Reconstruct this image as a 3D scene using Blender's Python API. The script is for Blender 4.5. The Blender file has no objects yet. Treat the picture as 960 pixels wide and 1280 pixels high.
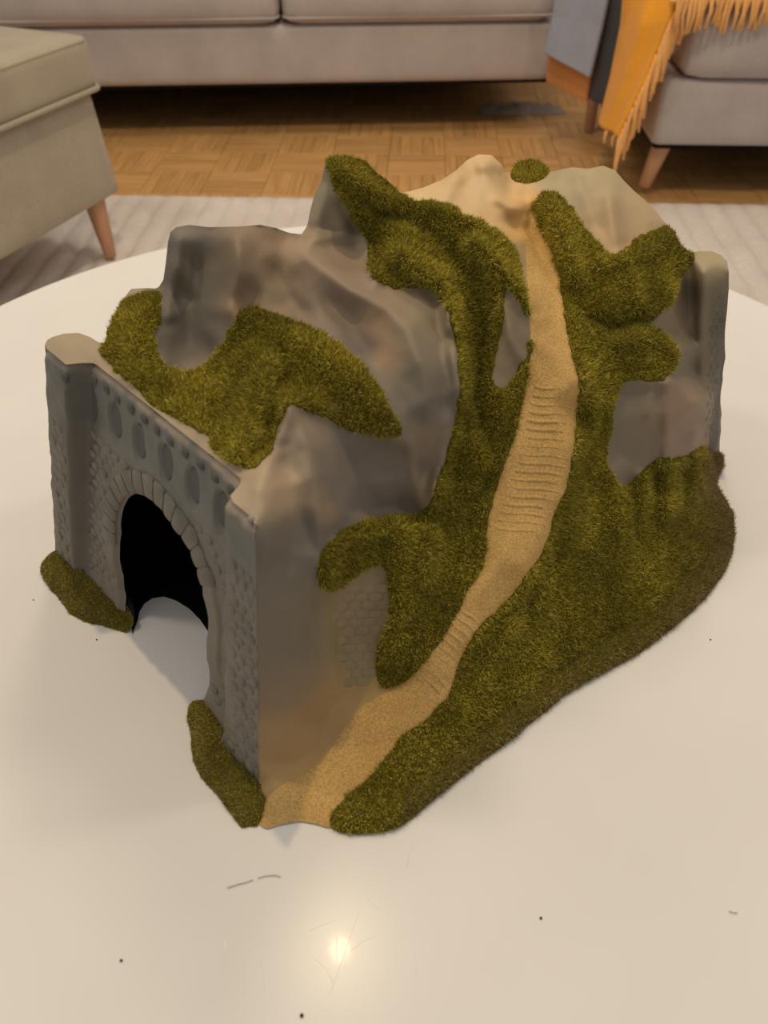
import bpy, bmesh, math, random
import numpy as np
from mathutils import Vector, Matrix, noise as mnoise
from mathutils.geometry import delaunay_2d_cdt

random.seed(7); RNG = np.random.default_rng(7)
SC = bpy.context.scene
COL = SC.collection

# ------------------------------------------------------------------ camera
F_PX, PITCH, CAM_H = 1036.0, math.radians(41.5), 0.38      # table top is z = 0
cd = bpy.data.cameras.new('camera'); cam = bpy.data.objects.new('camera', cd); COL.objects.link(cam)
cam.location = (0, 0, CAM_H); cam.rotation_euler = (math.pi/2 - PITCH, 0, 0)
cd.sensor_fit = 'VERTICAL'; cd.sensor_height = 36.0; cd.lens = 36.0*F_PX/1280.0
cd.clip_start = 0.01; cd.clip_end = 60
cd.dof.use_dof = True; cd.dof.focus_distance = 0.53; cd.dof.aperture_fstop = 11.0
SC.camera = cam

# ------------------------------------------------------------------ light
W = bpy.data.worlds.new('world'); SC.world = W; W.use_nodes = True
W.node_tree.nodes['Background'].inputs[0].default_value = (1.0, 0.96, 0.92, 1)
W.node_tree.nodes['Background'].inputs[1].default_value = 0.42
def bulb(name, loc, watt, rad, col):
    l = bpy.data.lights.new(name, 'POINT'); l.energy = watt; l.shadow_soft_size = rad; l.color = col
    o = bpy.data.objects.new(name, l); o.location = loc; COL.objects.link(o); return o
bulb('ceiling_bulb', (-0.119, 0.935, 2.0), 42, 0.026, (1.0, 0.78, 0.44))
bulb('ceiling_bulb.001', (-1.25, 0.75, 1.9), 30, 0.14, (1.0, 0.88, 0.74))
bulb('ceiling_bulb.002', (1.30, 0.90, 1.9), 22, 0.14, (1.0, 0.88, 0.74))
bulb('background_fill', (0.08, 2.05, 1.95), 44, 0.26, (1.0, 0.87, 0.72))  # unseen fill light, added to brighten the sofa side of the room
vs = SC.view_settings
vs.view_transform = 'Standard'; vs.look = 'None'; vs.exposure = -0.10; vs.gamma = 1.0; vs.use_curve_mapping = False
FLOOR = -0.45

# ------------------------------------------------------------------ pixel <-> space
cP, sP = math.cos(PITCH), math.sin(PITCH)
def rays(px, py):
    u = (np.asarray(px, float)-480)/F_PX; v = (np.asarray(py, float)-640)/F_PX
    return u, cP - v*sP, -sP - v*cP
def PZ(px, py, z):
    x, y, w = rays(px, py); t = (np.asarray(z)-CAM_H)/w
    return np.stack(np.broadcast_arrays(x*t, y*t, np.asarray(z, float)), -1)
def PY(px, py, Y):
    x, y, w = rays(px, py); t = Y/y
    return np.stack(np.broadcast_arrays(x*t, y*t, CAM_H + w*t), -1)
def proj(p):
    p = np.asarray(p, float); x, y, z = p[..., 0], p[..., 1], p[..., 2]
    zc = y*cP-(z-CAM_H)*sP; yc = y*sP+(z-CAM_H)*cP
    return 480+F_PX*x/zc, 640-F_PX*yc/zc
PV = lambda px, py, z: Vector(PZ(px, py, z))

# ------------------------------------------------------------------ helpers
def tag(o, label=None, cat=None, group=None, kind=None):
    for k, v in (('label', label), ('category', cat), ('group', group), ('kind', kind)):
        if v: o[k] = v
    return o
def empty(name, loc=(0, 0, 0), rz=0):
    o = bpy.data.objects.new(name, None); o.location = loc; o.rotation_euler = (0, 0, rz); o.empty_display_size = .02
    COL.objects.link(o); return o
def link(name, me, m=None, parent=None, smooth=True):
    o = bpy.data.objects.new(name, me); COL.objects.link(o)
    if m and not me.materials: me.materials.append(m)
    if parent: o.parent = parent
    if smooth and len(me.polygons): me.polygons.foreach_set('use_smooth', np.ones(len(me.polygons), bool))
    return o
def mesh(name, v, f):
    me = bpy.data.meshes.new(name); me.from_pydata([tuple(map(float, p)) for p in v], [], [tuple(map(int, q)) for q in f])
    me.update(); return me
def from_bm(name, bm):
    me = bpy.data.meshes.new(name); bm.to_mesh(me); bm.free(); me.update(); return me
def color_attr(me, cols):
    a = me.color_attributes.new('col', 'FLOAT_COLOR', 'POINT')
    c = np.ones((len(me.vertices), 4), np.float32); c[:, :3] = cols
    a.data.foreach_set('color', c.ravel())
def lin(r, g, b):
    return tuple(((x/255)/12.92 if x <= 10 else ((x/255+.055)/1.055)**2.4) for x in (r, g, b))
def tube_data(pts, rad, n=8, closed=False):
    pts = [Vector(p) for p in pts]; m = len(pts)
    rad = rad if hasattr(rad, '__len__') else [rad]*m
    V, Fc = [], []; up = Vector((0, 0, 1))
    for i, p in enumerate(pts):
        a = pts[(i-1) % m] if (closed or i > 0) else p
        b = pts[(i+1) % m] if (closed or i < m-1) else p
        t = (b-a).normalized(); s = t.cross(up if abs(t.z) < .95 else Vector((0, 1, 0))).normalized(); q = s.cross(t)
        for k in range(n):
            an = 2*math.pi*k/n; V.append(p + (s*math.cos(an)+q*math.sin(an))*rad[i])
    for i in range(m if closed else m-1):
        for k in range(n):
            j = (i+1) % m
            Fc.append((i*n+k, i*n+(k+1) % n, j*n+(k+1) % n, j*n+k))
    if not closed: Fc += [tuple(range(n-1, -1, -1)), tuple(range((m-1)*n, m*n))]
    return V, Fc
def tube(name, pts, rad, m, parent=None, n=8, closed=False):
    return link(name, mesh(name, *tube_data(pts, rad, n, closed)), m, parent)
def soft_box(sx, sy, sz, r, puff=0.0, cuts=9, front=0.0):
    """rounded upholstered block, origin at the centre of its underside"""
    bm = bmesh.new(); bmesh.ops.create_cube(bm, size=2)
    bmesh.ops.subdivide_edges(bm, edges=bm.edges[:], cuts=cuts, use_grid_fill=True)
    hx, hy, hz = sx/2, sy/2, sz/2
    for v in bm.verts:
        n = Vector([math.sin(c*math.pi/2) if 1 else c for c in v.co])
        p = Vector((n.x*hx, n.y*hy, n.z*hz))
        q = Vector((max(-hx+r, min(hx-r, p.x)), max(-hy+r, min(hy-r, p.y)), max(-hz+r, min(hz-r, p.z))))
        d = p-q
        if d.length > 1e-9: p = q + d.normalized()*r
        ex, ey = 1-(p.x/hx)**2, 1-(p.y/hy)**2
        p.z += (puff*ex*ey if p.z > 0 else 0)
        if front: p.y -= front*max(0, -n.y)*ex*(1-(p.z/hz)**2)
        v.co = p + Vector((0, 0, hz))
    return bm
def place(bm, loc=(0, 0, 0), rz=0):
    bmesh.ops.transform(bm, matrix=Matrix.Translation(loc) @ Matrix.Rotation(rz, 4, 'Z'), verts=bm.verts); return bm

# ------------------------------------------------------------------ materials
def mat(name, col, rough=.6, spec=.5, coat=0, coat_r=.05, build=None):
    m = bpy.data.materials.new(name); m.use_nodes = True
    nt = m.node_tree; b = nt.nodes['Principled BSDF']
    b.inputs['Base Color'].default_value = (*col, 1); b.inputs['Roughness'].default_value = rough
    b.inputs['Specular IOR Level'].default_value = spec
    b.inputs['Coat Weight'].default_value = coat; b.inputs['Coat Roughness'].default_value = coat_r
    if build: build(nt, b)
    return m
def N(nt, t, **kw):
    n = nt.nodes.new(t)
    for k, v in kw.items():
        if k in n.inputs: n.inputs[k].default_value = v
        else: setattr(n, k, v)
    return n
def ramp(nt, fac, stops):
    r = nt.nodes.new('ShaderNodeValToRGB'); cr = r.color_ramp
    while len(cr.elements) < len(stops): cr.elements.new(.5)
    for e, (p, c) in zip(cr.elements, stops): e.position = p; e.color = (*c, 1)
    nt.links.new(fac, r.inputs[0]); return r.outputs[0]
def obj_coord(nt): return nt.nodes.new('ShaderNodeTexCoord').outputs['Object']
def noise(nt, co, scale, detail=3, rough=.6):
    n = N(nt, 'ShaderNodeTexNoise', Scale=scale, Detail=detail, Roughness=rough); nt.links.new(co, n.inputs['Vector']); return n.outputs['Fac']
def bump(nt, b, h, strength, dist):
    n = N(nt, 'ShaderNodeBump', Strength=strength, Distance=dist); nt.links.new(h, n.inputs['Height']); nt.links.new(n.outputs[0], b.inputs['Normal'])
def mul_col(nt, a, bcol, fac=1.0, mode='MULTIPLY'):
    n = nt.nodes.new('ShaderNodeMix'); n.data_type = 'RGBA'; n.blend_type = mode
    n.inputs[0].default_value = fac
    nt.links.new(a, n.inputs[6]); nt.links.new(bcol, n.inputs[7]); return n.outputs[2]
def scaled(nt, co, s):
    n = nt.nodes.new('ShaderNodeMapping'); n.inputs['Scale'].default_value = s; nt.links.new(co, n.inputs[0]); return n.outputs[0]

def fabric(name, c, s=420, weave=.5):
    def bld(nt, b):
        co = obj_coord(nt); n1 = noise(nt, co, s, 2); n2 = noise(nt, co, 9, 3)
        a = ramp(nt, n1, [(.3, tuple(x*.86 for x in c)), (.7, tuple(min(1, x*1.12) for x in c))])
        d = ramp(nt, n2, [(.3, (.90,)*3), (.7, (1.06,)*3)])
        nt.links.new(mul_col(nt, a, d), b.inputs['Base Color']); bump(nt, b, n1, weave, .0015)
        b.inputs['Sheen Weight'].default_value = .15
    return mat(name, c, .9, .2, build=bld)
def wood(name, c, sc=(40, 40, 3)):
    def bld(nt, b):
        co = obj_coord(nt); n1 = noise(nt, scaled(nt, co, sc), 1.0, 4)
        nt.links.new(ramp(nt, n1, [(.3, tuple(x*.75 for x in c)), (.7, tuple(x*1.15 for x in c))]), b.inputs['Base Color'])
    return mat(name, c, .5, .4, build=bld)
M = {}
M['sofa'] = fabric('sofa_fabric', lin(184, 174, 169))
M['ottoman'] = fabric('ottoman_fabric', lin(174, 161, 140))
M['leg'] = wood('beech_leg', lin(190, 142, 108))
M['yellow'] = fabric('yellow_wool', lin(250, 166, 34), 260)
M['fringe'] = fabric('fringe_wool', lin(244, 182, 108), 260)
M['grey'] = fabric('grey_wool', lin(160, 165, 178), 300, .9)
M['charcoal'] = fabric('charcoal_wool', lin(72, 70, 72), 300, .9)
M['rust'] = fabric('rust_wool', lin(206, 142, 84), 260)
M['lilac'] = fabric('lilac_cloth', lin(156, 138, 128), 200)
def rugb(nt, b):
    co = obj_coord(nt); n1 = noise(nt, co, 300, 2); n2 = noise(nt, co, 5, 4)
    a = ramp(nt, n1, [(.3, lin(214, 200, 188)), (.7, lin(243, 231, 220))]); d = ramp(nt, n2, [(.3, (.86,)*3), (.7, (1.05,)*3)])
    nt.links.new(mul_col(nt, a, d), b.inputs['Base Color']); bump(nt, b, n1, .7, .003)
M['rug'] = mat('rug_pile', lin(200, 184, 170), .95, .1, build=rugb)
def parq(nt, b):
    co = obj_coord(nt); oi = nt.nodes.new('ShaderNodeObjectInfo')
    ad = nt.nodes.new('ShaderNodeVectorMath'); ad.operation = 'ADD'; cx = nt.nodes.new('ShaderNodeCombineXYZ')
    mu = nt.nodes.new('ShaderNodeMath'); mu.operation = 'MULTIPLY'; mu.inputs[1].default_value = 37.0
    nt.links.new(oi.outputs['Random'], mu.inputs[0]); nt.links.new(mu.outputs[0], cx.inputs[1]); nt.links.new(co, ad.inputs[0]); nt.links.new(cx.outputs[0], ad.inputs[1])
    n1 = noise(nt, scaled(nt, ad.outputs[0], (7, 90, 40)), 1.0, 4)
    a = ramp(nt, n1, [(.25, lin(186, 134, 76)), (.75, lin(220, 172, 110))])
    t = ramp(nt, oi.outputs['Random'], [(0, (.88, .87, .84)), (.5, (1, 1, 1)), (1, (1.1, 1.09, 1.07))])
    nt.links.new(mul_col(nt, a, t), b.inputs['Base Color'])
M['parquet'] = mat('oak_parquet', lin(190, 138, 78), .42, .4, build=parq)
M['subfloor'] = mat('floor_base', lin(150, 102, 55), .6, .3)
def tableb(nt, b):
    co = obj_coord(nt); n2 = noise(nt, co, 6, 3)
    nt.links.new(ramp(nt, n2, [(.3, lin(230, 225, 219)), (.7, lin(236, 231, 225))]), b.inputs['Base Color'])
    # fine hairline scratches in the lacquer
    hs = None
    for ang, sc in ((.5, 55), (1.35, 70), (-.6, 60), (-1.2, 48)):
        mp = nt.nodes.new('ShaderNodeMapping'); mp.inputs['Rotation'].default_value = (0, 0, ang); mp.inputs['Scale'].default_value = (1.0, .035, 1)
        nt.links.new(co, mp.inputs[0]); f = noise(nt, mp.outputs[0], sc*14, 1, .3)
        g = ramp(nt, f, [(.70, (0,)*3), (.76, (1,)*3)])
        hs = g if hs is None else mul_col(nt, hs, g, 1.0, 'ADD')
    n = N(nt, 'ShaderNodeBump', Strength=.25, Distance=.0001); nt.links.new(hs, n.inputs['Height'])
    nt.links.new(n.outputs[0], b.inputs['Coat Normal'])
M['table'] = mat('white_lacquer', lin(236, 230, 221), .20, .085, .010, .05, build=tableb)
def rockb(nt, b):
    co = obj_coord(nt); a = nt.nodes.new('ShaderNodeAttribute'); a.attribute_name = 'col'
    d = ramp(nt, noise(nt, co, 45, 4), [(.3, (.95,)*3), (.7, (1.04,)*3)])
    nt.links.new(mul_col(nt, a.outputs['Color'], d), b.inputs['Base Color']); bump(nt, b, noise(nt, co, 900, 3), .35, .0004)
M['rock'] = mat('painted_rock', lin(120, 108, 96), .62, .35, build=rockb)
def stoneb(nt, b):
    co = obj_coord(nt); g = nt.nodes.new('ShaderNodeNewGeometry')
    d = ramp(nt, noise(nt, g.outputs['Position'], 45, 4), [(.3, lin(108, 104, 94)), (.7, lin(134, 127, 114))])
    nt.links.new(d, b.inputs['Base Color']); bump(nt, b, noise(nt, g.outputs['Position'], 900, 3), .35, .0004)
M['stone'] = mat('painted_masonry', lin(120, 112, 102), .62, .35, build=stoneb)
def brickb(nt, b):
    g = nt.nodes.new('ShaderNodeNewGeometry')
    nt.links.new(ramp(nt, noise(nt, g.outputs['Position'], 45, 4), [(.3, lin(138, 122, 96)), (.7, lin(160, 140, 108))]), b.inputs['Base Color'])
M['brick'] = mat('tan_grey_masonry', lin(128, 112, 88), .7, .25, build=brickb)
M['niche'] = mat('blue_grey_paint', lin(92, 92, 88), .65, .3)
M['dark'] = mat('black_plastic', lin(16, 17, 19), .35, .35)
def sandb(nt, b):
    co = obj_coord(nt); n1 = noise(nt, co, 900, 3); n2 = noise(nt, co, 30, 3); n3 = noise(nt, co, 1500, 1)
    a = ramp(nt, n1, [(.32, lin(184, 144, 84)), (.68, lin(222, 184, 118))])
    d = ramp(nt, n2, [(.3, (.86, .84, .80)), (.7, (1.08,)*3)])
    e = ramp(nt, n3, [(.24, (.35, .28, .2)), (.30, (1, 1, 1))])
    nt.links.new(mul_col(nt, mul_col(nt, a, d), e), b.inputs['Base Color']); bump(nt, b, n1, .7, .0006)
M['sand'] = mat('glued_sand', lin(190, 150, 88), .95, .1, build=sandb)
M['mossbase'] = mat('flock_base', lin(92, 84, 26), .95, .1)
def flockb(nt, b):
    a = nt.nodes.new('ShaderNodeAttribute'); a.attribute_name = 'col'
    nt.links.new(a.outputs['Color'], b.inputs['Base Color'])
M['flock'] = mat('grass_flock', lin(110, 105, 30), .85, .15, build=flockb)
M['speck'] = mat('dark_crumb', lin(60, 48, 38), .8, .3)
M['gloss'] = mat('varnish_drop', lin(150, 140, 128), .08, .6)

# ------------------------------------------------------------------ floor
YAW = math.radians(-2.2)                                             # room axes lean a little against the camera
floor_me = mesh('floor', [(-4, -2.5, FLOOR-.02), (4, -2.5, FLOOR-.02), (4, 6, FLOOR-.02), (-4, 6, FLOOR-.02), (-4, -2.5, FLOOR-.008), (4, -2.5, FLOOR-.008), (4, 6, FLOOR-.008), (-4, 6, FLOOR-.008)],
                [(0, 3, 2, 1), (4, 5, 6, 7), (0, 1, 5, 4), (1, 2, 6, 5), (2, 3, 7, 6), (3, 0, 4, 7)])
floor = tag(link('floor', floor_me, M['subfloor'], smooth=False), kind='structure')
BL, NS = 0.165, 5; sw_ = BL/NS
bm = bmesh.new(); bmesh.ops.create_cube(bm, size=1)
bmesh.ops.transform(bm, matrix=Matrix.Diagonal((BL-.0012, sw_-.0010, .008, 1)), verts=bm.verts)
bmesh.ops.bevel(bm, geom=[e for e in bm.edges if all(v.co.z > 0 for v in e.verts)], offset=.0006, segments=1, affect='EDGES')
strip_me = from_bm('parquet_strip', bm); strip_me.materials.append(M['parquet'])
Rz = Matrix.Rotation(YAW, 4, 'Z'); far_v, far_f = [], []
for i in range(-20, 21):
    for j in range(-18, 9):
        cx, cy = i*BL, 2.12+j*BL
        for k in range(NS):
            o_ = (k-(NS-1)/2)*sw_
            horiz = (i+j) % 2 == 0
            p = Vector((cx, cy+o_, 0)) if horiz else Vector((cx+o_, cy, 0))
            p = Rz @ p; p.z = FLOOR-.004+random.uniform(-.0003, .0002)
            # strips in view one by one, the rest of the floor as one joined piece
            qx, qy = proj(np.array(p))
            if -40 < qx < 1000 and 120 < qy < 262 and p.y > 1.75:
                o = bpy.data.objects.new('parquet_strip', strip_me); COL.objects.link(o); o.parent = floor
                o.location = p; o.rotation_euler = (0, 0, YAW + (0 if horiz else math.pi/2))
            else:
                a = YAW + (0 if horiz else math.pi/2); b0 = len(far_v)
                for sx, sy in ((-1, -1), (1, -1), (1, 1), (-1, 1)):
                    q = Matrix.Rotation(a, 3, 'Z') @ Vector((sx*(BL/2-.0006), sy*(sw_/2-.0005), 0)); far_v.append((p.x+q.x, p.y+q.y, FLOOR))
                far_f.append((b0, b0+1, b0+2, b0+3))
tag(link('parquet_strips', mesh('parquet_strips', far_v, far_f), M['parquet'], floor, smooth=False), kind='stuff')

yw = 3.62
wall = mesh('wall_back', [Rz @ Vector(q) for x in (-3.2, 3.2) for q in ((x, yw, FLOOR-.008), (x, yw+.1, FLOOR-.008), (x, yw+.1, 2.1), (x, yw, 2.1))], [(0, 1, 2, 3), (7, 6, 5, 4), (0, 4, 5, 1), (1, 5, 6, 2), (2, 6, 7, 3), (3, 7, 4, 0)])
tag(link('wall_back', wall, mat('wall_paint', lin(206, 200, 192), .9, .2), smooth=False), kind='structure')
# ------------------------------------------------------------------ rug (ribbed pile)
def rug():
    y1 = float(PZ(265, 250, FLOOR)[1])
    xs = np.linspace(-1.9, 1.9, 381); ys = np.linspace(-.6, y1, 60)
    X, Y = np.meshgrid(xs, ys)
    rib = np.minimum(1, np.abs(np.sin(X*math.pi/.058))*1.3)**.8
    Z = .003 + .0125*rib + .0015*np.sin(Y*90+np.sin(X*7))
    e = np.minimum.reduce([X-xs[0], xs[-1]-X, Y-ys[0], ys[-1]-Y]); Z = np.minimum(Z, .0168)*np.clip(e/.012, 0, 1)**.5
    Yw = Y + np.where(Y == ys[-1], .006*rib, 0)
    c, s = math.cos(YAW), math.sin(YAW)
    V = np.stack([X*c-(Yw-y1)*s, y1+X*s+(Yw-y1)*c, FLOOR+.0006+Z], -1).reshape(-1, 3)
    nx = len(xs); f = [(j*nx+i, j*nx+i+1, (j+1)*nx+i+1, (j+1)*nx+i) for j in range(len(ys)-1) for i in range(nx-1)]
    tag(link('rug', mesh('rug', V, f), M['rug']), 'pale beige ribbed rug lying on the parquet under the round table', 'rug')
rug()

# ------------------------------------------------------------------ round table
TC = (0, .484); TR = .440
def lathe(name, prof, n, m, parent):
    V = [(r*math.cos(2*math.pi*k/n), r*math.sin(2*math.pi*k/n), z) for r, z in prof for k in range(n)]
    f = [(i*n+k, i*n+(k+1) % n, (i+1)*n+(k+1) % n, (i+1)*n+k) for i in range(len(prof)-1) for k in range(n)]
    return link(name, mesh(name, V, f), m, parent)
tb = tag(empty('round_table', (*TC, 0)), 'round glossy white coffee table with a softly raised rim, carrying the model tunnel', 'table')
prof = [(.0001, -.0001), (.15, 0), (.3, 0), (.405, 0), (.420, .0006), (.428, .0018), (.434, .0028), (.4385, .0026), (.4405, .0008), (.441, -.002), (.4395, -.016), (.436, -.022), (.428, -.024), (.3, -.024), (.0001, -.024)]
lathe('tabletop', prof, 160, M['table'], tb)
lathe('apron', [(.36, -.0235), (.36, -.07), (.35, -.07), (.35, -.0235)], 96, M['table'], tb)
for k in range(4):
    a = math.pi/4+k*math.pi/2; c, s = math.cos(a), math.sin(a)
    tube('leg', [(c*.33, s*.33, -.03), (c*.345, s*.345, -.2), (c*.36, s*.36, FLOOR+.019)], [.02, .017, .012], M['table'], tb, 14)

M['scratch'] = mat('scratched_lacquer', lin(250, 246, 236), .35, .5)
for q in (((325, 1200), (328, 1222), (331, 1240)), ((518, 1192), (520, 1208), (520, 1222)), ((508, 1085), (516, 1050), (525, 1018)), ((412, 1244), (428, 1200), (448, 1142)), ((386, 1164), (404, 1156), (421, 1150)), ((458, 1122), (466, 1130), (474, 1138)), ((438, 1188), (456, 1176), (470, 1170)), ((392, 1196), (408, 1212), (416, 1228))):
    c = [Vector(PZ(a, b, .00003))-Vector((*TC, 0)) for a, b in q]
    tube('scratch', c, [.00006, .00009, .00006], M['scratch'], tb, 4)
# ------------------------------------------------------------------ seating
def leg_obj(parent, top, foot, r0, r1):
    d = Vector(foot)-Vector(top)
    return tube('leg', [Vector(top)+d*t for t in (0, .02, .5, .96, 1)], [r0*.97, r0, (r0+r1)/2, r1, r1*.8], M['leg'], parent, 16)
def piping_loop(hx, hy, z, r, m, parent, rr=.0045):
    pts = []
    for cx, cy, a0 in ((hx-r, hy-r, 0), (-hx+r, hy-r, 90), (-hx+r, -hy+r, 180), (hx-r, -hy+r, 270)):
        for k in range(7):
            a = math.radians(a0+15*k); pts.append((cx+r*math.cos(a), cy+r*math.sin(a), z))
    out = []
    for i in range(len(pts)):
        a, b = Vector(pts[i]), Vector(pts[(i+1) % len(pts)]); n = max(1, int((b-a).length/.05))
        out += [a+(b-a)*(q/n) for q in range(n)]
    return tube('piping', out, rr, m, parent, 6, True)

# --- far sofa: front face under the seam at y ~ 105 px, legs 15 cm high
def far_sofa():
    zb = FLOOR+.15
    pr = PZ(692, 101, zb); pl = PZ(140, 110, zb)
    ang = math.atan2(pr[1]-pl[1], pr[0]-pl[0])
    Lw = 2.28; root = empty('sofa', (0, 0, 0))
    tag(root, 'long grey-beige upholstered sofa at the back with rounded seat cushions', 'sofa')
    root.location = (pr[0], pr[1], FLOOR); root.rotation_euler = (0, 0, ang)      # origin: lower right front corner, x runs left as negative
    dz = .155
    link('base', from_bm('base', place(soft_box(Lw, .82, dz, .018, 0, 11), (-Lw/2, .41, .15))), M['sofa'], root)
    xs = float((np.array(PZ(352, 30, zb+dz))-pr)[0])
    edges = [xs-.86, xs, -.015]
    for a, b in zip([xs-1.72, xs-.86, xs], edges):
        a = max(a, -Lw+.02)
        c = link('seat_cushion', from_bm('seat_cushion', place(soft_box(b-a-.006, .60, .165, .042, .02, 11, .012), ((a+b)/2, .285, .15+dz-.002))), M['sofa'], root)
        pp = piping_loop((b-a-.006)/2-.004, .296, 0, .03, M['sofa'], c, .0035); pp.location = ((a+b)/2, .283, .15+dz+.02)
    for a, b in zip([xs-1.72, xs-.86, xs], edges):
        a = max(a, -Lw+.02)
        link('back_cushion', from_bm('back_cushion', place(soft_box(b-a-.01, .18, .40, .06, 0, 7), ((a+b)/2, .68, .46))), M['sofa'], root)
    link('backrest', from_bm('backrest', place(soft_box(Lw, .12, .50, .04, 0, 5), (-Lw/2, .82, .30))), M['sofa'], root)
    M['under'] = mat('black_underside', lin(26, 24, 23), .95, .1)
    link('under_shade', from_bm('under_shade', place(soft_box(Lw-.02, .80, .012, .004, 0, 3), (-Lw/2, .41, .142))), M['under'], root)  # black sheet added to deepen the shade under the sofa
    link('light_block', from_bm('light_block', place(soft_box(Lw-.1, .02, .148, .006, 0, 3), (-Lw/2, .80, .001))), M['under'], root)  # unseen panel added to keep light from leaking in behind the sofa
    for x, y in ((-.12, .66), (-Lw+.12, .42), (-.12, .76), (-Lw+.12, .76)):
        leg_obj(root, (x, y, .155), (x, y, 0), .024, .016)
far_sofa()

# --- ottoman, turned, at the left
def ottoman():
    z0 = FLOOR+.145
    c0 = PV(152, 240, z0); c1 = PV(0, 329, z0)
    e1 = (c1-c0); e1.z = 0; e1.normalize()                   # along the visible side, towards the viewer
    a = math.atan2(e1.y, e1.x)
    root = tag(empty('ottoman', (c0.x, c0.y, FLOOR), a), 'square beige ottoman with a piped cushion top and tapered wooden legs beside the table', 'ottoman')
    # local x along e1, the body lies on local -y (to the left of the visible side)
    zs = float(PY(143, 112, c0.y)[2])-FLOOR; zt = float(PY(130, 42, c0.y-.005)[2])-FLOOR
    S, D = .62, .62; hb = zs-.145
    sgn = -1
    base = place(soft_box(S, D, hb, .012, 0, 7), (S/2, sgn*D/2, .145))
    for v in base.verts:                                      # body widens a little towards the floor
        t = (v.co.z-.145)/hb; v.co.x += (.012*t if v.co.x < S/2 else -.012*t); v.co.y += (.012*t if v.co.y < sgn*D/2 else -.012*t)
    link('base', from_bm('base', base), M['ottoman'], root)
    h = zt-zs
    cu = link('cushion', from_bm('cushion', soft_box(S+.004, D+.004, h, .022, .012, 11)), M['ottoman'], root)
    cu.location = (S/2, sgn*D/2, zs)
    piping_loop(S/2+.003, D/2+.003, .006, .02, M['ottoman'], cu, .0055)
    piping_loop(S/2-.004, D/2-.004, h-.010, .02, M['ottoman'], cu, .0048)
    Ri = Matrix.Rotation(-a, 3, 'Z'); f = PV(139, 322, FLOOR+.0215); fl = Ri @ (f-Vector((c0.x, c0.y, FLOOR)))
    tl = Ri @ (PV(128, 250, z0+.0)-Vector((c0.x, c0.y, FLOOR)))
    tl = Vector((max(.035, tl.x), sgn*max(.035, abs(tl.y)), .15))
    off = Vector((fl.x, fl.y)) - Vector((tl.x, tl.y))
    for qx, qy in ((0, 0), (1, 0), (0, 1), (1, 1)):
        tx = tl.x if qx == 0 else S-tl.x; ty = tl.y if qy == 0 else sgn*D-tl.y
        ox = off.x*(1 if qx == 0 else -1); oy = off.y*(1 if qy == 0 else -1)
        leg_obj(root, (tx, ty, .15), (tx+ox, ty+oy, .0215), .023, .013)
ottoman()

# --- armchair at the right
def armchair():
    foot = PV(803, 242, FLOOR); ff = PV(728, 166, FLOOR)
    dv = ff-foot; ang = math.atan2(dv.x, dv.y)
    root = tag(empty('armchair', (foot.x, foot.y, FLOOR), YAW), 'grey-beige armchair on tapered wooden legs with throws over its side', 'armchair')
    zb = .135; cf = PV(814, 184, FLOOR+zb)
    x0 = cf.x-foot.x; y0 = cf.y-foot.y
    Wd, Dp = .86, .80; hb = float(PY(880, 100, cf.y)[2])-FLOOR-zb
    link('base', from_bm('base', place(soft_box(Wd, Dp, hb, .018, 0, 9), (x0+Wd/2, y0+Dp/2, zb))), M['sofa'], root)
    link('seat_cushion', from_bm('seat_cushion', place(soft_box(Wd-.03, .64, .17, .045, .015, 11, .016), (x0+.02+Wd/2, y0+.305, zb+hb-.003))), M['sofa'], root)
    link('backrest', from_bm('backrest', place(soft_box(Wd, .16, .62, .05, 0, 5), (x0+Wd/2, y0+Dp-.06, zb+.10))), M['sofa'], root)
    lx, ly = x0+.055, y0+.06
    link('under_shade', from_bm('under_shade', place(soft_box(Wd-.02, Dp-.02, .012, .004, 0, 3), (x0+Wd/2, y0+Dp/2, zb-.008))), M['under'], root)  # same added black sheet, darkens the space under the armchair
    link('light_block', from_bm('light_block', place(soft_box(Wd-.04, .02, zb-.002, .006, 0, 3), (x0+Wd/2, y0+Dp-.02, .001))), M['under'], root)  # added rear panel, blocks light from behind the armchair legs
    leg_obj(root, (lx-.01, ly-.01, zb+.01), (0, 0, .018), .026, .016)
    leg_obj(root, (ff.x-foot.x, ff.y-foot.y, zb+.01), (ff.x-foot.x, ff.y-foot.y, 0), .019, .015)
    leg_obj(root, (x0+Wd-.06, ly, zb+.01), (x0+Wd-.04, ly-.03, .018), .026, .016)
    leg_obj(root, (x0+Wd-.06, y0+Dp-.08, zb+.01), (x0+Wd-.06, y0+Dp-.08, 0), .02, .014)
    return Vector((foot.x+x0, foot.y+y0, 0))
AC = armchair()

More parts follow.
